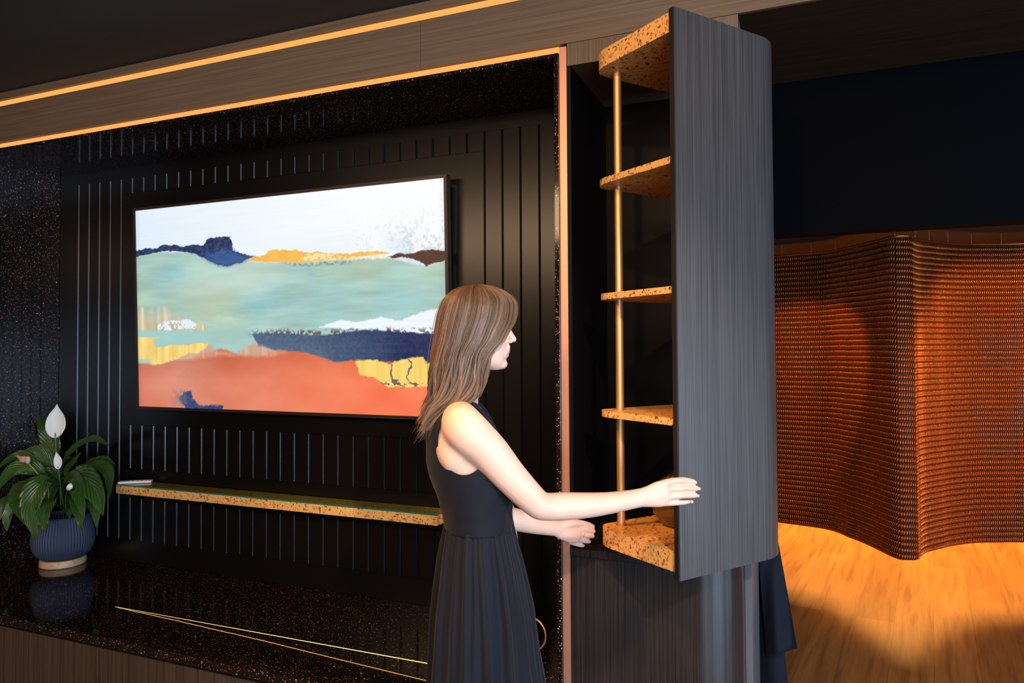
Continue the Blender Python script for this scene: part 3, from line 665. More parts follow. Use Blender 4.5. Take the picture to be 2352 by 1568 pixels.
LV=[
([ (-3.44, 2.42, 0.964),(-3.489, 2.44, 1.045),(-3.52, 2.429, 1.142),(-3.52, 2.382, 1.227) ], 0.049 ), # back upright
([ (-3.346, 2.38, 0.955),(-3.286, 2.38, 1.053),(-3.105, 2.36, 1.13),(-2.951, 2.33, 1.111) ], 0.025 ), # right upper
([ (-3.302, 2.36, 0.909),(-3.272, 2.36, 0.973),(-3.214, 2.35, 1.019),(-3.151, 2.34, 1.069) ], 0.02 ), # right small
([ (-3.289, 2.34, 0.934),(-3.074, 2.28, 0.978),(-2.891, 2.22, 0.923),(-2.81, 2.19, 0.832) ], 0.051 ), # big right
([ (-3.315, 2.38, 0.905),(-3.15, 2.38, 0.994),(-3.005, 2.36, 0.989),(-2.936, 2.32, 0.872) ], 0.033 ), # far right
([ (-3.261, 2.32, 0.909),(-3.237, 2.22, 0.948),(-3.229, 2.16, 0.852),(-3.15, 2.13, 0.707) ], 0.053 ), # front left
([ (-3.324, 2.36, 0.939),(-3.414, 2.33, 1.007),(-3.512, 2.28, 1.038),(-3.52, 2.182, 0.987) ], 0.035 ), # left upper
([ (-3.319, 2.34, 0.911),(-3.372, 2.27, 0.992),(-3.45, 2.22, 0.985),(-3.52, 2.177, 0.876) ], 0.036 ), # left
([ (-3.349, 2.34, 0.847),(-3.411, 2.26, 0.899),(-3.423, 2.22, 0.845),(-3.329, 2.2, 0.742) ], 0.035 ), # lower left
([ (-3.378, 2.36, 0.841),(-3.52, 2.308, 0.862),(-3.52, 2.227, 0.816),(-3.52, 2.179, 0.714) ], 0.038 ), # far left low
([ (-3.231, 2.32, 0.911),(-3.09, 2.26, 0.931),(-2.989, 2.22, 0.878),(-2.942, 2.2, 0.803) ], 0.027 ), # front small
([ (-3.23, 2.32, 0.86),(-3.102, 2.27, 0.869),(-3.013, 2.23, 0.816),(-2.98, 2.21, 0.746) ], 0.024 ), # low mid right
([ (-3.286, 2.36, 0.868),(-3.097, 2.33, 0.888),(-3.005, 2.3, 0.831),(-2.964, 2.28, 0.74) ], 0.029 ), # right low
([ (-3.351, 2.38, 0.902),(-3.366, 2.34, 0.96),(-3.37, 2.3, 0.96),(-3.395, 2.27, 0.919) ], 0.034 ), # mid left
([ (-3.401, 2.42, 0.892),(-3.275, 2.44, 0.964),(-3.125, 2.44, 0.965),(-3.026, 2.42, 0.989) ], 0.029 ), # behind right
([ (-3.311, 2.36, 0.908),(-3.292, 2.3, 0.9),(-3.279, 2.25, 0.819),(-3.269, 2.24, 0.732) ], 0.033 ), # front fold
([ (-3.317, 2.36, 0.908),(-3.324, 2.36, 0.97),(-3.274, 2.35, 1.026),(-3.202, 2.33, 1.044) ], 0.015 ), # mid up
([ (-3.372, 2.4, 0.812),(-3.286, 2.36, 0.827),(-3.172, 2.3, 0.817),(-3.13, 2.27, 0.777) ], 0.029 ), # back low
([(-3.30,2.34,.80),(-3.22,2.24,.86),(-3.16,2.17,.82),(-3.11,2.14,.745)],.036),
([(-3.31,2.35,.80),(-3.19,2.30,.93),(-3.07,2.25,.965),(-2.97,2.22,.93)],.036),
([(-3.33,2.36,.80),(-3.36,2.25,.91),(-3.36,2.18,.90),(-3.33,2.13,.84)],.038),
([(-3.33,2.38,.82),(-3.38,2.36,.98),(-3.43,2.33,1.06),(-3.48,2.29,1.07)],.032),
([(-3.28,2.38,.82),(-3.20,2.40,.97),(-3.10,2.41,1.02),(-3.00,2.40,1.01)],.030),
([(-3.34,2.36,.80),(-3.43,2.27,.84),(-3.47,2.22,.79),(-3.46,2.20,.70)],.036),
]
for k,(c,hw) in enumerate(LV):
    add_leaf(c,hw*1.08,roll=((k*37)%7-3)*.09,cup=.22+.05*(k%4))
def stem(pts,r,nm='flower_stem',mat=None):
    return obj(nm,G().tube(pts,r,n=8,sub=4),mat or M_stem,pp,smooth=True)
M_spathe=plain('white spathe',(.86,.85,.80),.5,Subsurface_Weight=.15)
M_spadix=plain('cream spadix',(.80,.66,.40),.7)
def spathe(c,w,h,lean=0.,face=(.55,-.82,.1)):
    face=np.array(face,float); face/=np.linalg.norm(face); up=np.array([lean,0,1.]); up-=face*(up@face); up/=np.linalg.norm(up); sd=np.cross(up,face)
    NV,NU=24,11; v=[]
    for j in range(NV):
        s_=j/(NV-1); wd=w*(math.sin(PI*min(1,s_*1.0)**.80)**.75)*(1 if s_<.75 else 1-.25*((s_-.75)/.25))+.0004
        for i in range(NU):
            u=-1+2*i/(NU-1)
            v.append(np.array(c)+up*(h*(s_-.08*abs(u)**2))+sd*wd*u+face*(wd*.35*u*u-.012*math.sin(PI*s_)))
    return G().add(v,[(j*NU+i,j*NU+i+1,(j+1)*NU+i+1,(j+1)*NU+i) for j in range(NV-1) for i in range(NU-1)])
def flower(c,w,h,stem_pts,lean=0.,spx=True,r=.0034):
    st_=stem([*stem_pts],[r]*len(stem_pts))
    s_=sub('spathe',spathe(c,w,h,lean),M_spathe,st_,pp,smooth=True); s_.modifiers.new('t','SOLIDIFY').thickness=.0008
    if spx:
        f_=np.array([.55,-.82,.1])*.018
        b=np.array(c)+f_+np.array([0,0,h*.18])
        sub('spadix',G().tube([b,b+[0,0,h*.17],b+[0,0,h*.40]],[.0062,.0072,.0055],n=12,sub=4),M_spadix,st_,pp,smooth=True)
flower((-3.318,2.33,1.140),.044,.155,[(-3.289,2.34,.80),(-3.296,2.34,.93),(-3.315,2.335,1.05),(-3.318,2.33,1.15)],.0)
flower((-3.253,2.30,.995),.018,.080,[(-3.27,2.34,.80),(-3.262,2.32,.90),(-3.255,2.30,1.0)],-.2,False,.0026)
flower((-3.075,2.22,.922),.012,.034,[(-3.2,2.30,.80),(-3.13,2.25,.88),(-3.075,2.22,.925)],.5,False,.0022)
ws=stem([(-3.271,2.27,.84),(-3.271,2.26,.925),(-3.326,2.25,.976),(-3.385,2.24,1.028)],[.0028]*4,mat=plain('yellow stem',(.45,.30,.03),.5))
sub('withered_spathe',G().ball((-3.40,2.237,1.037),(.030,.012,.016),16).ball((-3.37,2.235,1.036),(.015,.010,.019),14).tube([(-3.41,2.237,1.04),(-3.44,2.237,1.048),(-3.455,2.237,1.052)],[.010,.006,.001],n=8),plain('withered petal',(.62,.42,.28),.7),ws,pp,smooth=True)

# ------------------------------------------------------------------ things behind the woman on the worktop
wb=thing('slender_vase','slender white tapering vase on the worktop behind the woman','vase',(-.968,2.35,.526))
obj('body',G().lathe([(0,.001),(.045,.001),(.052,.02),(.046,.12),(.031,.24),(.022,.34),(.014,.42),(.009,.455),(.004,.468),(0,.470)],(-.968,2.35,.526),32),plain('white ceramic',(.78,.76,.74),.35),wb,smooth=True)
rg=thing('ring_ornament','thin copper hoop ornament standing on the worktop beside the woman\'s skirt','ornament',(-.845,2.2,.526))
an=[2*PI*k/40 for k in range(41)]
obj('hoop',G().tube([(-.845+.056*math.cos(a),2.2,.612+.056*math.sin(a)) for a in an],[.0032]*41,n=10,sub=1,hint=(0,1,0)),plain('hoop copper',(.85,.42,.15),.3,.8),rg,smooth=True)
obj('foot',G().lathe([(0,.0004),(.026,.0004),(.026,.008),(.006,.012),(.004,.032),(0,.032)],(-.845,2.2,.526),24),plain('foot copper',(.5,.26,.1),.35,.8),rg,angle=40)
# ------------------------------------------------------------------ the woman
O3=np.array([-.727,1.562,0.]); F3=np.array([.90516,.42507,0.]); R3=np.array([.42507,-.90516,0.])
def Wp(f,r,z): return O3+F3*f+R3*r+np.array([0,0,z])
def Wm(a): a=np.asarray(a,float); return O3+a[...,0:1]*F3+a[...,1:2]*R3+a[...,2:3]*np.array([0,0,1.])
wo=thing('person','woman with long brown hair and sleeveless navy dress, both hands on the shelf unit','person',(float(O3[0]),float(O3[1]),0))
g=G()
def T_(pts,ra,rb=None,hint=(0,0,1),n=18,sub=5):
    """pts local (f,r,z); hint local"""
    h=F3*hint[0]+R3*hint[1]+np.array([0,0,hint[2]])
    g.tube([Wp(*p) for p in pts],ra,rb,hint=h,n=n,sub=sub)
def loft(secs,n=40,p=2.0):
    """secs: (z,fc,a,b[,rc]) horizontal super-ellipses, smooth in z"""
    S=np.array([tuple(s)+((0,) if len(s)==4 else ()) for s in secs],float)
    zz=np.linspace(S[0,0],S[-1,0],int(abs(S[-1,0]-S[0,0])/.006)+2) if S[-1,0]>S[0,0] else None
    cols=[np.interp(zz,S[:,0],S[:,k]) for k in range(1,5)]
    # light smoothing
    for c in cols:
        for _ in range(4): c[1:-1]=(c[:-2]+2*c[1:-1]+c[2:])/4
    a=np.arange(n)*2*PI/n; v=[]
    for j,z in enumerate(zz):
        fc,A_,B_,rc=[c[j] for c in cols]
        ca,sa=np.cos(a),np.sin(a)
        v.append(np.stack([fc+A_*np.sign(ca)*np.abs(ca)**(2/p),rc+B_*np.sign(sa)*np.abs(sa)**(2/p),np.full(n,z)],-1))
    m=len(zz); v=Wm(np.concatenate(v))
    f=[(j*n+k,j*n+(k+1)%n,(j+1)*n+(k+1)%n,(j+1)*n+k) for j in range(m-1) for k in range(n)]
    f+=[tuple(range(n))[::-1],tuple(range((m-1)*n,m*n))]
    return v,f
TORSO=[(.66,.0,.085,.13),(.85,.0,.095,.145),(.95,-.002,.093,.14),(1.05,-.002,.080,.125),(1.13,-.004,.072,.120),(1.20,-.010,.083,.126),(1.27,-.017,.098,.134),(1.31,-.033,.086,.140),(1.345,-.046,.074,.148),(1.375,-.054,.060,.150),(1.40,-.055,.053,.125),(1.42,-.053,.050,.085),(1.44,-.050,.049,.058),(1.455,-.049,.047,.05)]
g.add(*loft(TORSO))
# bust
for s_ in(1,-1): g.ball(Wp(.022,.062*s_,1.245),(.044,.046,.052))
# neck and head
T_([(-.052,0,1.38),(-.046,0,1.45),(-.034,0,1.51),(-.030,0,1.56)],[.050,.045,.046,.055],[.052,.047,.048,.06],hint=(1,0,0))
HD=[(1.496,.038,.010,.012),(1.499,.032,.026,.026),(1.505,.022,.040,.036),(1.515,.010,.052,.045),(1.53,.0,.0655,.052),(1.545,-.010,.077,.058),(1.56,-.009,.076,.060),(1.58,-.009,.0765,.064),(1.60,-.010,.079,.067),(1.62,-.0105,.081,.068),(1.64,-.012,.079,.0655),(1.655,-.014,.073,.060),(1.667,-.018,.062,.050),(1.677,-.022,.047,.036),(1.684,-.025,.028,.02)]
g.add(*loft(HD,p=2.15))
# nose, lips, chin, brow, cheeks
T_([(.064,0,1.604),(.0705,0,1.592),(.0775,0,1.578),(.0835,0,1.570)],[.006,.0075,.0085,.0082],[.007,.0085,.0105,.0095],hint=(1,0,0),n=12)
for s_ in(1,-1):
    g.ball(Wp(.0755,.0095*s_,1.5655),(.0085,.0075,.0062),14)
    T_([(.066,.012*s_,1.608),(.063,.028*s_,1.611),(.050,.042*s_,1.608)],[.006,.007,.006],n=10,sub=3)
T_([(.0655,-.019,1.5385),(.0692,-.008,1.5405),(.0702,0,1.5395),(.0692,.008,1.5405),(.0655,.019,1.5385)],[.003,.0048,.0052,.0048,.003],n=10,sub=4)
T_([(.0640,-.017,1.5325),(.0664,-.007,1.5310),(.0674,0,1.5305),(.0664,.007,1.5310),(.0640,.017,1.5325)],[.003,.0052,.0058,.0052,.003],n=10,sub=4)
g.ball(Wp(.0530,0,1.5105),(.0160,.022,.0135),16)
g.ball(Wp(.0700,0,1.5505),(.0060,.009,.010),12); g.ball(Wp(.049,0,1.537),(.0205,.030,.022),18)
# shoulders and arms
def limb(pts,ra,rb=None,**k): T_(pts,ra,rb,**k)
RA=[(-.045,.085,1.385),(-.033,.140,1.372),(.018,.134,1.322),(.072,.120,1.257),(.128,.094,1.196),(.150,.082,1.184),(.201,.062,1.180),(.256,.040,1.1765),(.311,.018,1.176),(.369,-.005,1.1785),(.402,-.017,1.181)]
limb(RA,[.046,.0495,.0445,.0380,.0335,.0325,.0322,.0298,.0262,.0235,.0232],[.044,.048,.042,.036,.033,.032,.031,.028,.0245,.0195,.0165])
g.ball(Wp(.143,.088,1.168),(.017,.017,.015),14)
g.ball(Wp(-.050,.097,1.335),(.056,.050,.078),18); g.ball(Wp(-.055,.112,1.315),(.040,.036,.05),18)      # shoulder blade and back of the armpit
LA=[(-.045,-.085,1.385),(-.033,-.145,1.370),(.0,-.175,1.30),(.022,-.205,1.19),(.034,-.219,1.105),(.05,-.225,1.092),(.094,-.238,1.080),(.156,-.269,1.058),(.205,-.295,1.041),(.225,-.304,1.035)]
limb(LA,[.046,.0485,.043,.037,.033,.032,.031,.0275,.023,.0225],[.044,.047,.041,.035,.032,.031,.029,.0245,.0185,.0165])
# right hand: palm and fingers (back of the hand to the camera)
limb([(.392,-.013,1.1805),(.415,-.022,1.1815),(.440,-.030,1.1845),(.462,-.0375,1.1865)],[.0225,.0265,.0320,.0335],[.0165,.0150,.0140,.0115],hint=(0,0,1))
def finger(pts,r,**k): T_(pts,r,[x*.94 for x in r],n=12,sub=5,**k)
FR=dict(index=[(.446,-.031,1.207),(.468,-.038,1.2125),(.508,-.052,1.2145),(.528,-.062,1.2105),(.545,-.0735,1.2055)],
 mid=[(.446,-.032,1.192),(.470,-.039,1.195),(.514,-.052,1.1955),(.535,-.063,1.192),(.553,-.0735,1.1895)],
 ring=[(.446,-.033,1.177),(.470,-.040,1.1775),(.512,-.053,1.1765),(.533,-.064,1.174),(.550,-.0745,1.1715)],
 pinky=[(.440,-.033,1.164),(.460,-.040,1.161),(.499,-.054,1.1585),(.518,-.064,1.157),(.534,-.0745,1.157)])
for k,v_ in FR.items():
    s_={'pinky':.9}.get(k,1.); finger(v_,[.0092*s_,.0094*s_,.0084*s_,.0079*s_,.0070*s_])
finger([(.410,-.030,1.188),(.434,-.052,1.194),(.466,-.074,1.201),(.499,-.097,1.2085)],[.012,.0110,.0090,.0070])
# left hand: palm to the camera, fingers curled against the shelf tip
limb([(.214,-.300,1.038),(.235,-.309,1.031),(.262,-.320,1.022),(.284,-.330,1.014)],[.0215,.0275,.0315,.0275],[.0165,.0145,.0135,.0105],hint=(-.25,0,1))
finger([(.232,-.305,1.043),(.262,-.316,1.046),(.292,-.334,1.041),(.316,-.350,1.033),(.333,-.362,1.0245)],[.013,.0135,.0105,.0085,.0065])
finger([(.270,-.330,1.026),(.292,-.334,1.0265),(.316,-.345,1.0195),(.334,-.357,1.0125)],[.0090,.0088,.0080,.0066])
finger([(.270,-.330,1.012),(.290,-.334,1.0125),(.314,-.345,1.0035),(.331,-.357,.9985)],[.0090,.0088,.0080,.0066])
finger([(.266,-.330,1.000),(.284,-.334,.997),(.306,-.345,.9885),(.320,-.357,.983)],[.0088,.0085,.0076,.0064])
finger([(.258,-.328,.992),(.272,-.333,.986),(.290,-.344,.9775),(.302,-.356,.972)],[.0078,.0076,.0068,.0058])
# legs and feet
for s_ in(1,-1):
    T_([(.0,.075*s_,.80),(.005,.080*s_,.62),(.010,.082*s_,.50),(-.005,.082*s_,.36),(-.012,.082*s_,.22),(-.008,.082*s_,.09),(-.008,.082*s_,.045)],[.082,.066,.050,.052,.044,.030,.034])
    T_([(-.035,.082*s_,.032),(.02,.084*s_,.034),(.08,.090*s_,.024),(.145,.094*s_,.016)],[.028,.032,.024,.012],[.028,.030,.038,.030],hint=(0,0,1))
me0=mesh_np('body_raw',np.array(g.v)-O3,g.f)
bm=bmesh.new(); bm.from_mesh(me0); bmesh.ops.recalc_face_normals(bm,faces=bm.faces[:]); bm.to_mesh(me0); bm.free()
tmp=bpy.data.objects.new('tmp',me0); COL.objects.link(tmp)
md=tmp.modifiers.new('r','REMESH'); md.mode='VOXEL'; md.voxel_size=.0023; md.use_smooth_shade=True
s1=tmp.modifiers.new('s','SMOOTH'); s1.factor=.5; s1.iterations=5
dg=bpy.context.evaluated_depsgraph_get(); me=bpy.data.meshes.new_from_object(tmp.evaluated_get(dg)); bpy.data.objects.remove(tmp)
me.name='body'; me.polygons.foreach_set('use_smooth',[True]*len(me.polygons)); me.materials.clear()
# shallow skin tone variation: pinker lips, knuckles, ears
n=len(me.vertices); co=np.empty(n*3,np.float32); me.vertices.foreach_get('co',co); co=co.reshape(-1,3)
loc=np.stack([co@F3,co@R3,co[:,2]],-1)
def relax(mask,it):
    ne=len(me.edges); ed=np.empty(ne*2,np.int32); me.edges.foreach_get('vertices',ed); ed=ed.reshape(-1,2); a,b=ed[:,0],ed[:,1]
    deg=np.bincount(a,minlength=n)+np.bincount(b,minlength=n)
    c=co.astype(np.float64)
    for _ in range(it):
        s_=np.stack([np.bincount(a,c[b,k],n)+np.bincount(b,c[a,k],n) for k in range(3)],-1)/deg[:,None]
        c=c+(s_-c)*(.8*mask)[:,None]
    co[:]=c
sh_=np.exp(-np.maximum(0,np.linalg.norm((loc-[-.04,.11,1.345])/[1,1,1],axis=1)-.07)**2/.02**2)+np.exp(-np.maximum(0,np.linalg.norm(loc-[-.04,-.11,1.345],axis=1)-.07)**2/.02**2)
el_=np.exp(-np.maximum(0,np.linalg.norm(loc-[.14,.088,1.18],axis=1)-.03)**2/.02**2)*.5
relax(np.clip(sh_+el_,0,1),70)
relax(.7*((loc[:,2]>1.49)&(loc[:,2]<1.62)&(loc[:,0]>.0)).astype(float),4)
me.vertices.foreach_set('co',co.astype(np.float32).ravel()); me.update()
lip=np.exp(-(((loc[:,2]-1.5355)/.0065)**2)-(np.maximum(0,.066-loc[:,0])/.003)**2-((loc[:,1])/.016)**4)*(loc[:,2]>1.5)
kn=np.zeros(n)
for c,r_ in (((.468,-.038,1.21),.013),((.470,-.039,1.195),.012),((.508,-.052,1.2145),.010),((.514,-.052,1.1955),.010),((.512,-.053,1.1765),.010),((.262,-.32,1.02),.04),((.32,-.35,1.0),.03),((.145,.09,1.17),.025)):
    kn+=np.exp(-(np.linalg.norm(loc-np.array(c),axis=1)/r_)**2)
mask=np.stack([lip,np.clip(kn,0,1),np.zeros(n),np.ones(n)],-1).astype(np.float32)
ca=me.color_attributes.new('tone','FLOAT_COLOR','POINT'); ca.data.foreach_set('color',mask.ravel())
t=NT('skin'); a=t.n('ShaderNodeAttribute',attribute_name='tone'); sp=t.n('ShaderNodeSeparateColor'); t.l(a.outputs['Color'],sp.inputs[0])
nz=t.n('ShaderNodeTexNoise',i_Scale=26.,i_Detail=4.); t.l(t.coord(),nz.inputs['Vector'])
fz=t.n('ShaderNodeTexNoise',i_Scale=300.,i_Detail=2.); t.l(t.coord(),fz.inputs['Vector'])
vv_=t.n('ShaderNodeTexVoronoi',i_Scale=42.); t.l(t.coord(),vv_.inputs['Vector']); s3=t.n('ShaderNodeSeparateColor'); t.l(vv_.outputs['Color'],s3.inputs[0])
fr_=t.math('MULTIPLY',t.math('LESS_THAN',vv_.outputs['Distance'],.05),t.math('GREATER_THAN',s3.outputs[0],.72))
c=t.mix(nz.outputs[0],(.66,.40,.29,1),(.76,.50,.38,1))
c=t.mix(t.math('MULTIPLY',sp.outputs[1],.45),c,(.68,.30,.22,1)); c=t.mix(t.math('MULTIPLY',sp.outputs[0],.85),c,(.50,.17,.15,1)); c=t.mix(t.math('MULTIPLY',fr_,.4),c,(.40,.19,.11,1))
t.l(c,t.b.inputs['Base Color']); set_in(t.b,Roughness=.5,Subsurface_Weight=.12,Subsurface_Scale=.008); t.b.inputs['Subsurface Radius'].default_value=(1,.35,.2)
t.bump(fz.outputs[0],.08,.0006)
obj('body',me,t.m,wo)
for s_ in(1,-1):
    e=obj('eye',G().ball(Wp(.0595,.030*s_,1.5885),(.0115,.0115,.0115),20),plain('eye white',(.75,.73,.70),.15),wo,smooth=True)
    e2=sub('iris',G().ball(Wp(.0675,.0305*s_,1.5885),(.0042,.0042,.0042),14),plain('iris',(.10,.09,.06),.15),e,wo,smooth=True)
# fingernails of the right hand
for (f_,r_,z_) in ((.547,-.0655,1.2055),(.5565,-.0658,1.1895),(.5535,-.0670,1.1715),(.5375,-.0672,1.157)):
    obj('fingernail',G().ball(Wp(f_,r_,z_),(.0040,.0014,.0042),12),plain('nail',(.70,.42,.35),.3),wo,smooth=True)
rc=np.array([.298,-.3385,1.0095]); ax=np.array([.76,-.45,-.36]); ax/=np.linalg.norm(ax); h=np.cross(ax,[0,0,1.]); h/=np.linalg.norm(h); h2=np.cross(ax,h)
obj('ring',G().tube([Wp(*(rc+.0093*(h*math.cos(a)+h2*math.sin(a)))) for a in an],[.0009]*41,n=6,sub=1),plain('thin gold',(.9,.6,.25),.2,1.),wo,smooth=True)

# ---- dress
M_dress=m_cloth('dress cloth',(.0018,.0024,.0052,1),(.0042,.0056,.011,1),.8,.06,1400); M_dress.node_tree.nodes['Principled BSDF'].inputs['Specular IOR Level'].default_value=.25
def smooth_cols(S,zz):
    cols=[np.interp(zz,S[:,0],S[:,k]) for k in range(1,4)]
    for c in cols:
        for _ in range(6): c[1:-1]=(c[:-2]+2*c[1:-1]+c[2:])/4
    return cols
def clip_mesh(v,f,s):
    """keep the part of the mesh where s>=0"""
    nv=list(map(tuple,v)); cache={}; out=[]
    for q in f:
        poly=[]; m=len(q)
        for i in range(m):
            a,b=q[i],q[(i+1)%m]
            if s[a]>=0: poly.append(a)
            if (s[a]>=0)!=(s[b]>=0):
                k=(min(a,b),max(a,b))
                if k not in cache:
                    t_=s[a]/(s[a]-s[b]); nv.append(tuple(np.array(v[a])*(1-t_)+np.array(v[b])*t_)); cache[k]=len(nv)-1
                poly.append(cache[k])
        if len(poly)>2: out.append(tuple(poly))
    used=sorted({i for q in out for i in q}); mp={k:i for i,k in enumerate(used)}
    return [nv[i] for i in used],[tuple(mp[i] for i in q) for q in out]
BOD=[(1.128,-.002,.082,.132),(1.16,-.006,.082,.131),(1.20,-.011,.090,.133),(1.25,-.016,.103,.139),(1.28,-.019,.107,.142),(1.31,-.034,.092,.146),(1.345,-.046,.081,.152),(1.375,-.054,.067,.154),(1.40,-.055,.060,.131),(1.42,-.053,.057,.093),(1.437,-.050,.056,.068)]
S=np.array(BOD); zz=np.linspace(1.128,1.437,110); cols=smooth_cols(S,zz); NA=220
an2=np.arange(NA)*2*PI/NA; v=[];sv=[]
for j,z in enumerate(zz):
    fc,a_,b_=[c[j] for c in cols]; ca,sa=np.cos(an2),np.sin(an2)
    bust=.010*np.exp(-((z-1.245)/.045)**2)*np.clip(ca,0,1)**1.5*(1-.35*np.exp(-(sa/.25)**2))
    wr=.0012*np.sin(an2*9+z*60)*np.exp(-((z-1.2)/.05)**2)
    f_=fc+(a_+bust+wr)*ca; r_=(b_+wr)*sa
    v+=list(zip(f_,r_,np.full(NA,z)))
v=np.array(v)
f=[(j*NA+k,j*NA+(k+1)%NA,(j+1)*NA+(k+1)%NA,(j+1)*NA+k) for j in range(len(zz)-1) for k in range(NA)]
# armholes (both sides) and neckline
rr=np.abs(v[:,1])
# armhole as an oval in the side view, cut only on the outer side of the torso
ah=np.hypot((v[:,0]+.036)/.056,(v[:,2]-1.342)/.073)-1
top=(rr-.082)/.03
sA=np.where(rr>.082, np.where(v[:,2]>1.38, np.minimum(ah+.0,1)-.0, ah), np.maximum(ah,.05))
sA=np.maximum(ah,-top)
neck_f=1.405+.030*np.clip(-(v[:,0]+.05)/.05,0,1)
sN=(neck_f+.10*np.clip(rr-.02,0,.06)*8*.5)-v[:,2]
vv2,ff2=clip_mesh(v,f,np.minimum(sA*.05,sN))
G2=G(); G2.add(Wm(np.array(vv2)),ff2)
# skirt
NA=360; an3=np.arange(NA)*2*PI/NA
SK=[(.42,.0,.165,.215),(.60,.008,.158,.205),(.745,.012,.139,.190),(.823,.008,.129,.180),(.925,.006,.121,.170),(1.028,.002,.104,.153),(1.076,-.001,.094,.144),(1.118,-.002,.084,.134),(1.135,-.002,.0815,.131)]
S=np.array(SK); zz=np.linspace(.42,1.135,150); cols=smooth_cols(S,zz); rs=np.random.RandomState(5)
phs=rs.rand(7)*6.28; fr=[23,31,17,41,12,9,54]; am=[1,.8,.9,.45,.7,.6,.25]
v3=[]
for j,z in enumerate(zz):
    fc,a_,b_=[c[j] for c in cols]; dn=np.clip((1.135-z)/.5,0,1)
    fold=np.zeros(NA)
    for q,(w_,p_,k_) in enumerate(zip(fr,phs,am)):
        lowf=1 if w_<20 else max(.15,1-dn*1.1)
        fold+=k_*lowf*np.sin(an3*w_+p_+.9*math.sin(z*(5+q)+p_)*(.3+dn))
    fold=np.sign(fold)*np.abs(fold/2.2)**.85
    A2=.0026+.0105*dn**.8
    k=1+0*fold
    ca,sa=np.cos(an3),np.sin(an3)
    v3+=list(zip(fc+(a_+A2*fold)*ca,(b_+A2*fold)*sa,np.full(NA,z)))
f3=[(j*NA+k,j*NA+(k+1)%NA,(j+1)*NA+(k+1)%NA,(j+1)*NA+k) for j in range(len(zz)-1) for k in range(NA)]
bo=obj('bodice',G2,M_dress,wo,smooth=True)
bo.name='dress'
md=bo.modifiers.new('t','SOLIDIFY'); md.thickness=.0016; md.offset=1
sk=sub('skirt',G().add(Wm(np.array(v3)),f3),M_dress,bo,wo,smooth=True)
# shoulder strap over the near and far shoulder beside the neck
for s_ in(1,-1):
    st_=[(-.098,.072*s_,1.385),(-.080,.074*s_,1.412),(-.052,.076*s_,1.427),(-.022,.076*s_,1.424),(.004,.078*s_,1.405),(.025,.080*s_,1.375),(.045,.082*s_,1.335)]
    sub('strap',G().tube([Wp(*p) for p in st_],[.011]*7,[.004]*7,hint=R3,n=14,sub=5),M_dress,bo,wo,smooth=True)

# ---- hair
zt=[1.702,1.698,1.689,1.671,1.655,1.63,1.609,1.589,1.563,1.548,1.528,1.497,1.467,1.441,1.426,1.416,1.400,1.386,1.366,1.34]
FFr=[.012,.034,.058,.084,.093,.092,.086,.074,.060,.042,.030,.023,.017,.004,-.014,-.045,-.065,-.082,-.100,-.115]
FBk=[-.020,-.042,-.062,-.083,-.092,-.101,-.105,-.108,-.111,-.113,-.116,-.120,-.123,-.127,-.130,-.132,-.134,-.138,-.145,-.150]
WD=[.010,.028,.045,.063,.071,.077,.080,.082,.083,.083,.082,.081,.084,.090,.096,.100,.106,.110,.112,.112]
WF=[.6,.45,.40,.36,.36,.46,.60,.74,.88,.95,1,1,1,1,1,1,1,1,1,1]
zt_=np.array(zt)[::-1]; ip=lambda z,a: np.interp(z,zt_,np.array(a)[::-1])
def hair_pt(z,tt,side,sc):
    """tt in [0,1]: front edge -> middle of the back"""
    ff,fb,wd,wf=ip(z,FFr),ip(z,FBk),ip(z,WD),ip(z,WF)
    s_=tt; f_=ff+(fb-ff)*s_
    prof=np.where(s_<.45, wf+(1-wf)*np.sin(np.clip(s_/.45,0,1)*PI/2), np.sqrt(np.clip(1-((s_-.45)/.55)**2.4,0,1)))
    cen=-.02
    return cen+(f_-cen)*sc, side*wd*prof*sc
rs=np.random.RandomState(11)
NS=4600; NZ=34; V_=[];F_=[];C_=[];off=0
clump=rs.rand(90,4)
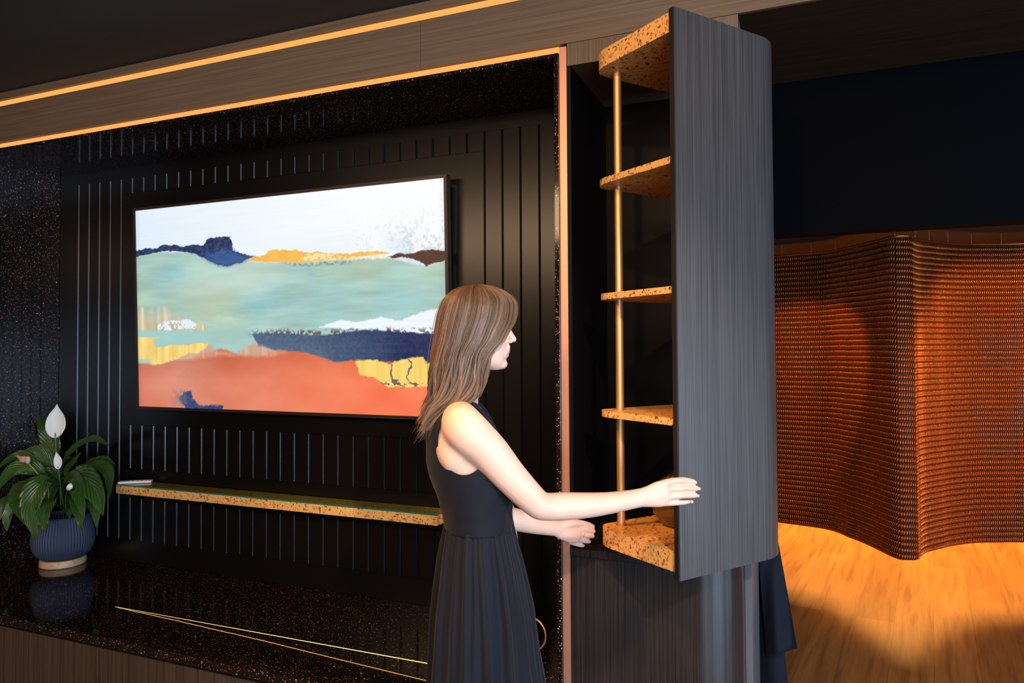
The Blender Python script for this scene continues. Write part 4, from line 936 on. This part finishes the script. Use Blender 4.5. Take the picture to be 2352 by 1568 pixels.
for i in range(NS):
    side=1 if rs.rand()<.66 else -1
    tt=rs.rand()**1.15
    bang=rs.rand()<.07
    lay=rs.rand(); sc=1.0-.10*lay
    ci=int(tt*44.9)+(45 if side<0 else 0); cl_=clump[ci]
    zend=1.352+.05*cl_[0]+rs.rand()*.035
    if rs.rand()<.10: zend-=.03*rs.rand()
    zend+= .03*max(0,.5-tt)                       # shorter towards the face
    if tt<.10: zend=1.43+rs.rand()*.13
    if side<0 and tt<.45: zend=max(zend,1.415)
    if rs.rand()<.12: zend+=rs.rand()*.10
    z=1.702-(1.702-zend)*np.linspace(0,1,NZ)**1.15
    # ease the strand index: strands gather in clumps towards the ends
    q=np.clip((1.60-z)/.2,0,1); tc=(int(tt*44.9)+.5)/45
    ts=tt+(tc-tt)*q*.75
    f_,r_=hair_pt(z,np.clip(ts,0,1),side,sc)
    am_=q**1.5*.0115; ph=cl_[1]*6.28
    f_=f_+am_*np.sin((1.70-z)*26+ph)+rs.randn()*.0015*q; r_=r_+side*am_*.7*np.cos((1.70-z)*22+ph*1.7)+rs.randn()*.0012*q
    tip=np.clip((zend+.05-z)/.05,0,1); f_=f_-.014*tip**2*(cl_[2]-.25)
    if rs.rand()<.02: r_=r_+side*.010*rs.rand()*np.sin(np.linspace(0,PI,NZ)); f_=f_+(.5-tt)*.016*rs.rand()*np.sin(np.linspace(0,PI,NZ))
    pts=np.stack([f_,r_,z],-1)
    wr_=.00085*(1-.75*np.linspace(0,1,NZ)**3)*(.7+.6*rs.rand())
    P=Wm(pts); Tn=np.gradient(P,axis=0); Tn/=np.linalg.norm(Tn,axis=1)[:,None]+1e-9
    h_=np.cross(Tn,R3*side); h_/=np.linalg.norm(h_,axis=1)[:,None]+1e-9; b_=np.cross(Tn,h_)
    ring=[P+wr_[:,None]*(h_*math.cos(a)+b_*math.sin(a)) for a in(0,2.094,4.189)]
    V_.append(np.stack(ring,1).reshape(-1,3)); ii=np.arange(NZ-1)[:,None]*3+off; kk=np.arange(3)[None]
    F_.append(np.stack([ii+kk,ii+(kk+1)%3,ii+3+(kk+1)%3,ii+3+kk],-1).reshape(-1,4)); off+=NZ*3
    tone=np.clip(.10+.55*cl_[3]**1.5+.5*rs.rand()**2-.25*lay,0,1); tipl=np.linspace(0,1,NZ)**1.3
    cc=np.stack([np.full(NZ,tone),tipl,np.zeros(NZ),np.ones(NZ)],-1); C_.append(np.repeat(cc,3,0))
V_=np.concatenate(V_)-O3; F_=np.concatenate(F_); C_=np.concatenate(C_).astype(np.float32)
me=mesh_np('hair',V_,F_,True); ca=me.color_attributes.new('strand','FLOAT_COLOR','POINT'); ca.data.foreach_set('color',C_.ravel())
t=NT('hair strands'); a=t.n('ShaderNodeAttribute',attribute_name='strand'); sp=t.n('ShaderNodeSeparateColor'); t.l(a.outputs['Color'],sp.inputs[0])
c1=t.mix(sp.outputs[0],(.026,.013,.007,1),(.105,.060,.033,1)); c2=t.mix(sp.outputs[0],(.065,.033,.015,1),(.29,.175,.09,1))
t.l(t.mix(sp.outputs[1],c1,c2),t.b.inputs['Base Color']); set_in(t.b,Roughness=.42); t.b.inputs['Specular IOR Level'].default_value=.6
hr=obj('hair',me,t.m,wo)
# inner mass of the hair so the scalp never shows
NA=61; zc=np.linspace(1.700,1.385,70); v=[]
for z in zc:
    for k in range(NA):
        s_=-1+2*k/(NA-1); side=-1 if s_<0 else 1; tt=1-abs(s_)
        # s=-1: far front edge, 0: middle of the back, 1: near front edge
        f_,r_=hair_pt(np.array(z),np.array(tt*.985+.012),side,.92); v.append((float(f_),float(r_),z))
f=[(j*NA+k,j*NA+k+1,(j+1)*NA+k+1,(j+1)*NA+k) for j in range(len(zc)-1) for k in range(NA-1)]
sub('under_hair',G().add(Wm(np.array(v)),f),plain('under hair',(.075,.040,.020),.7),hr,wo,smooth=True)
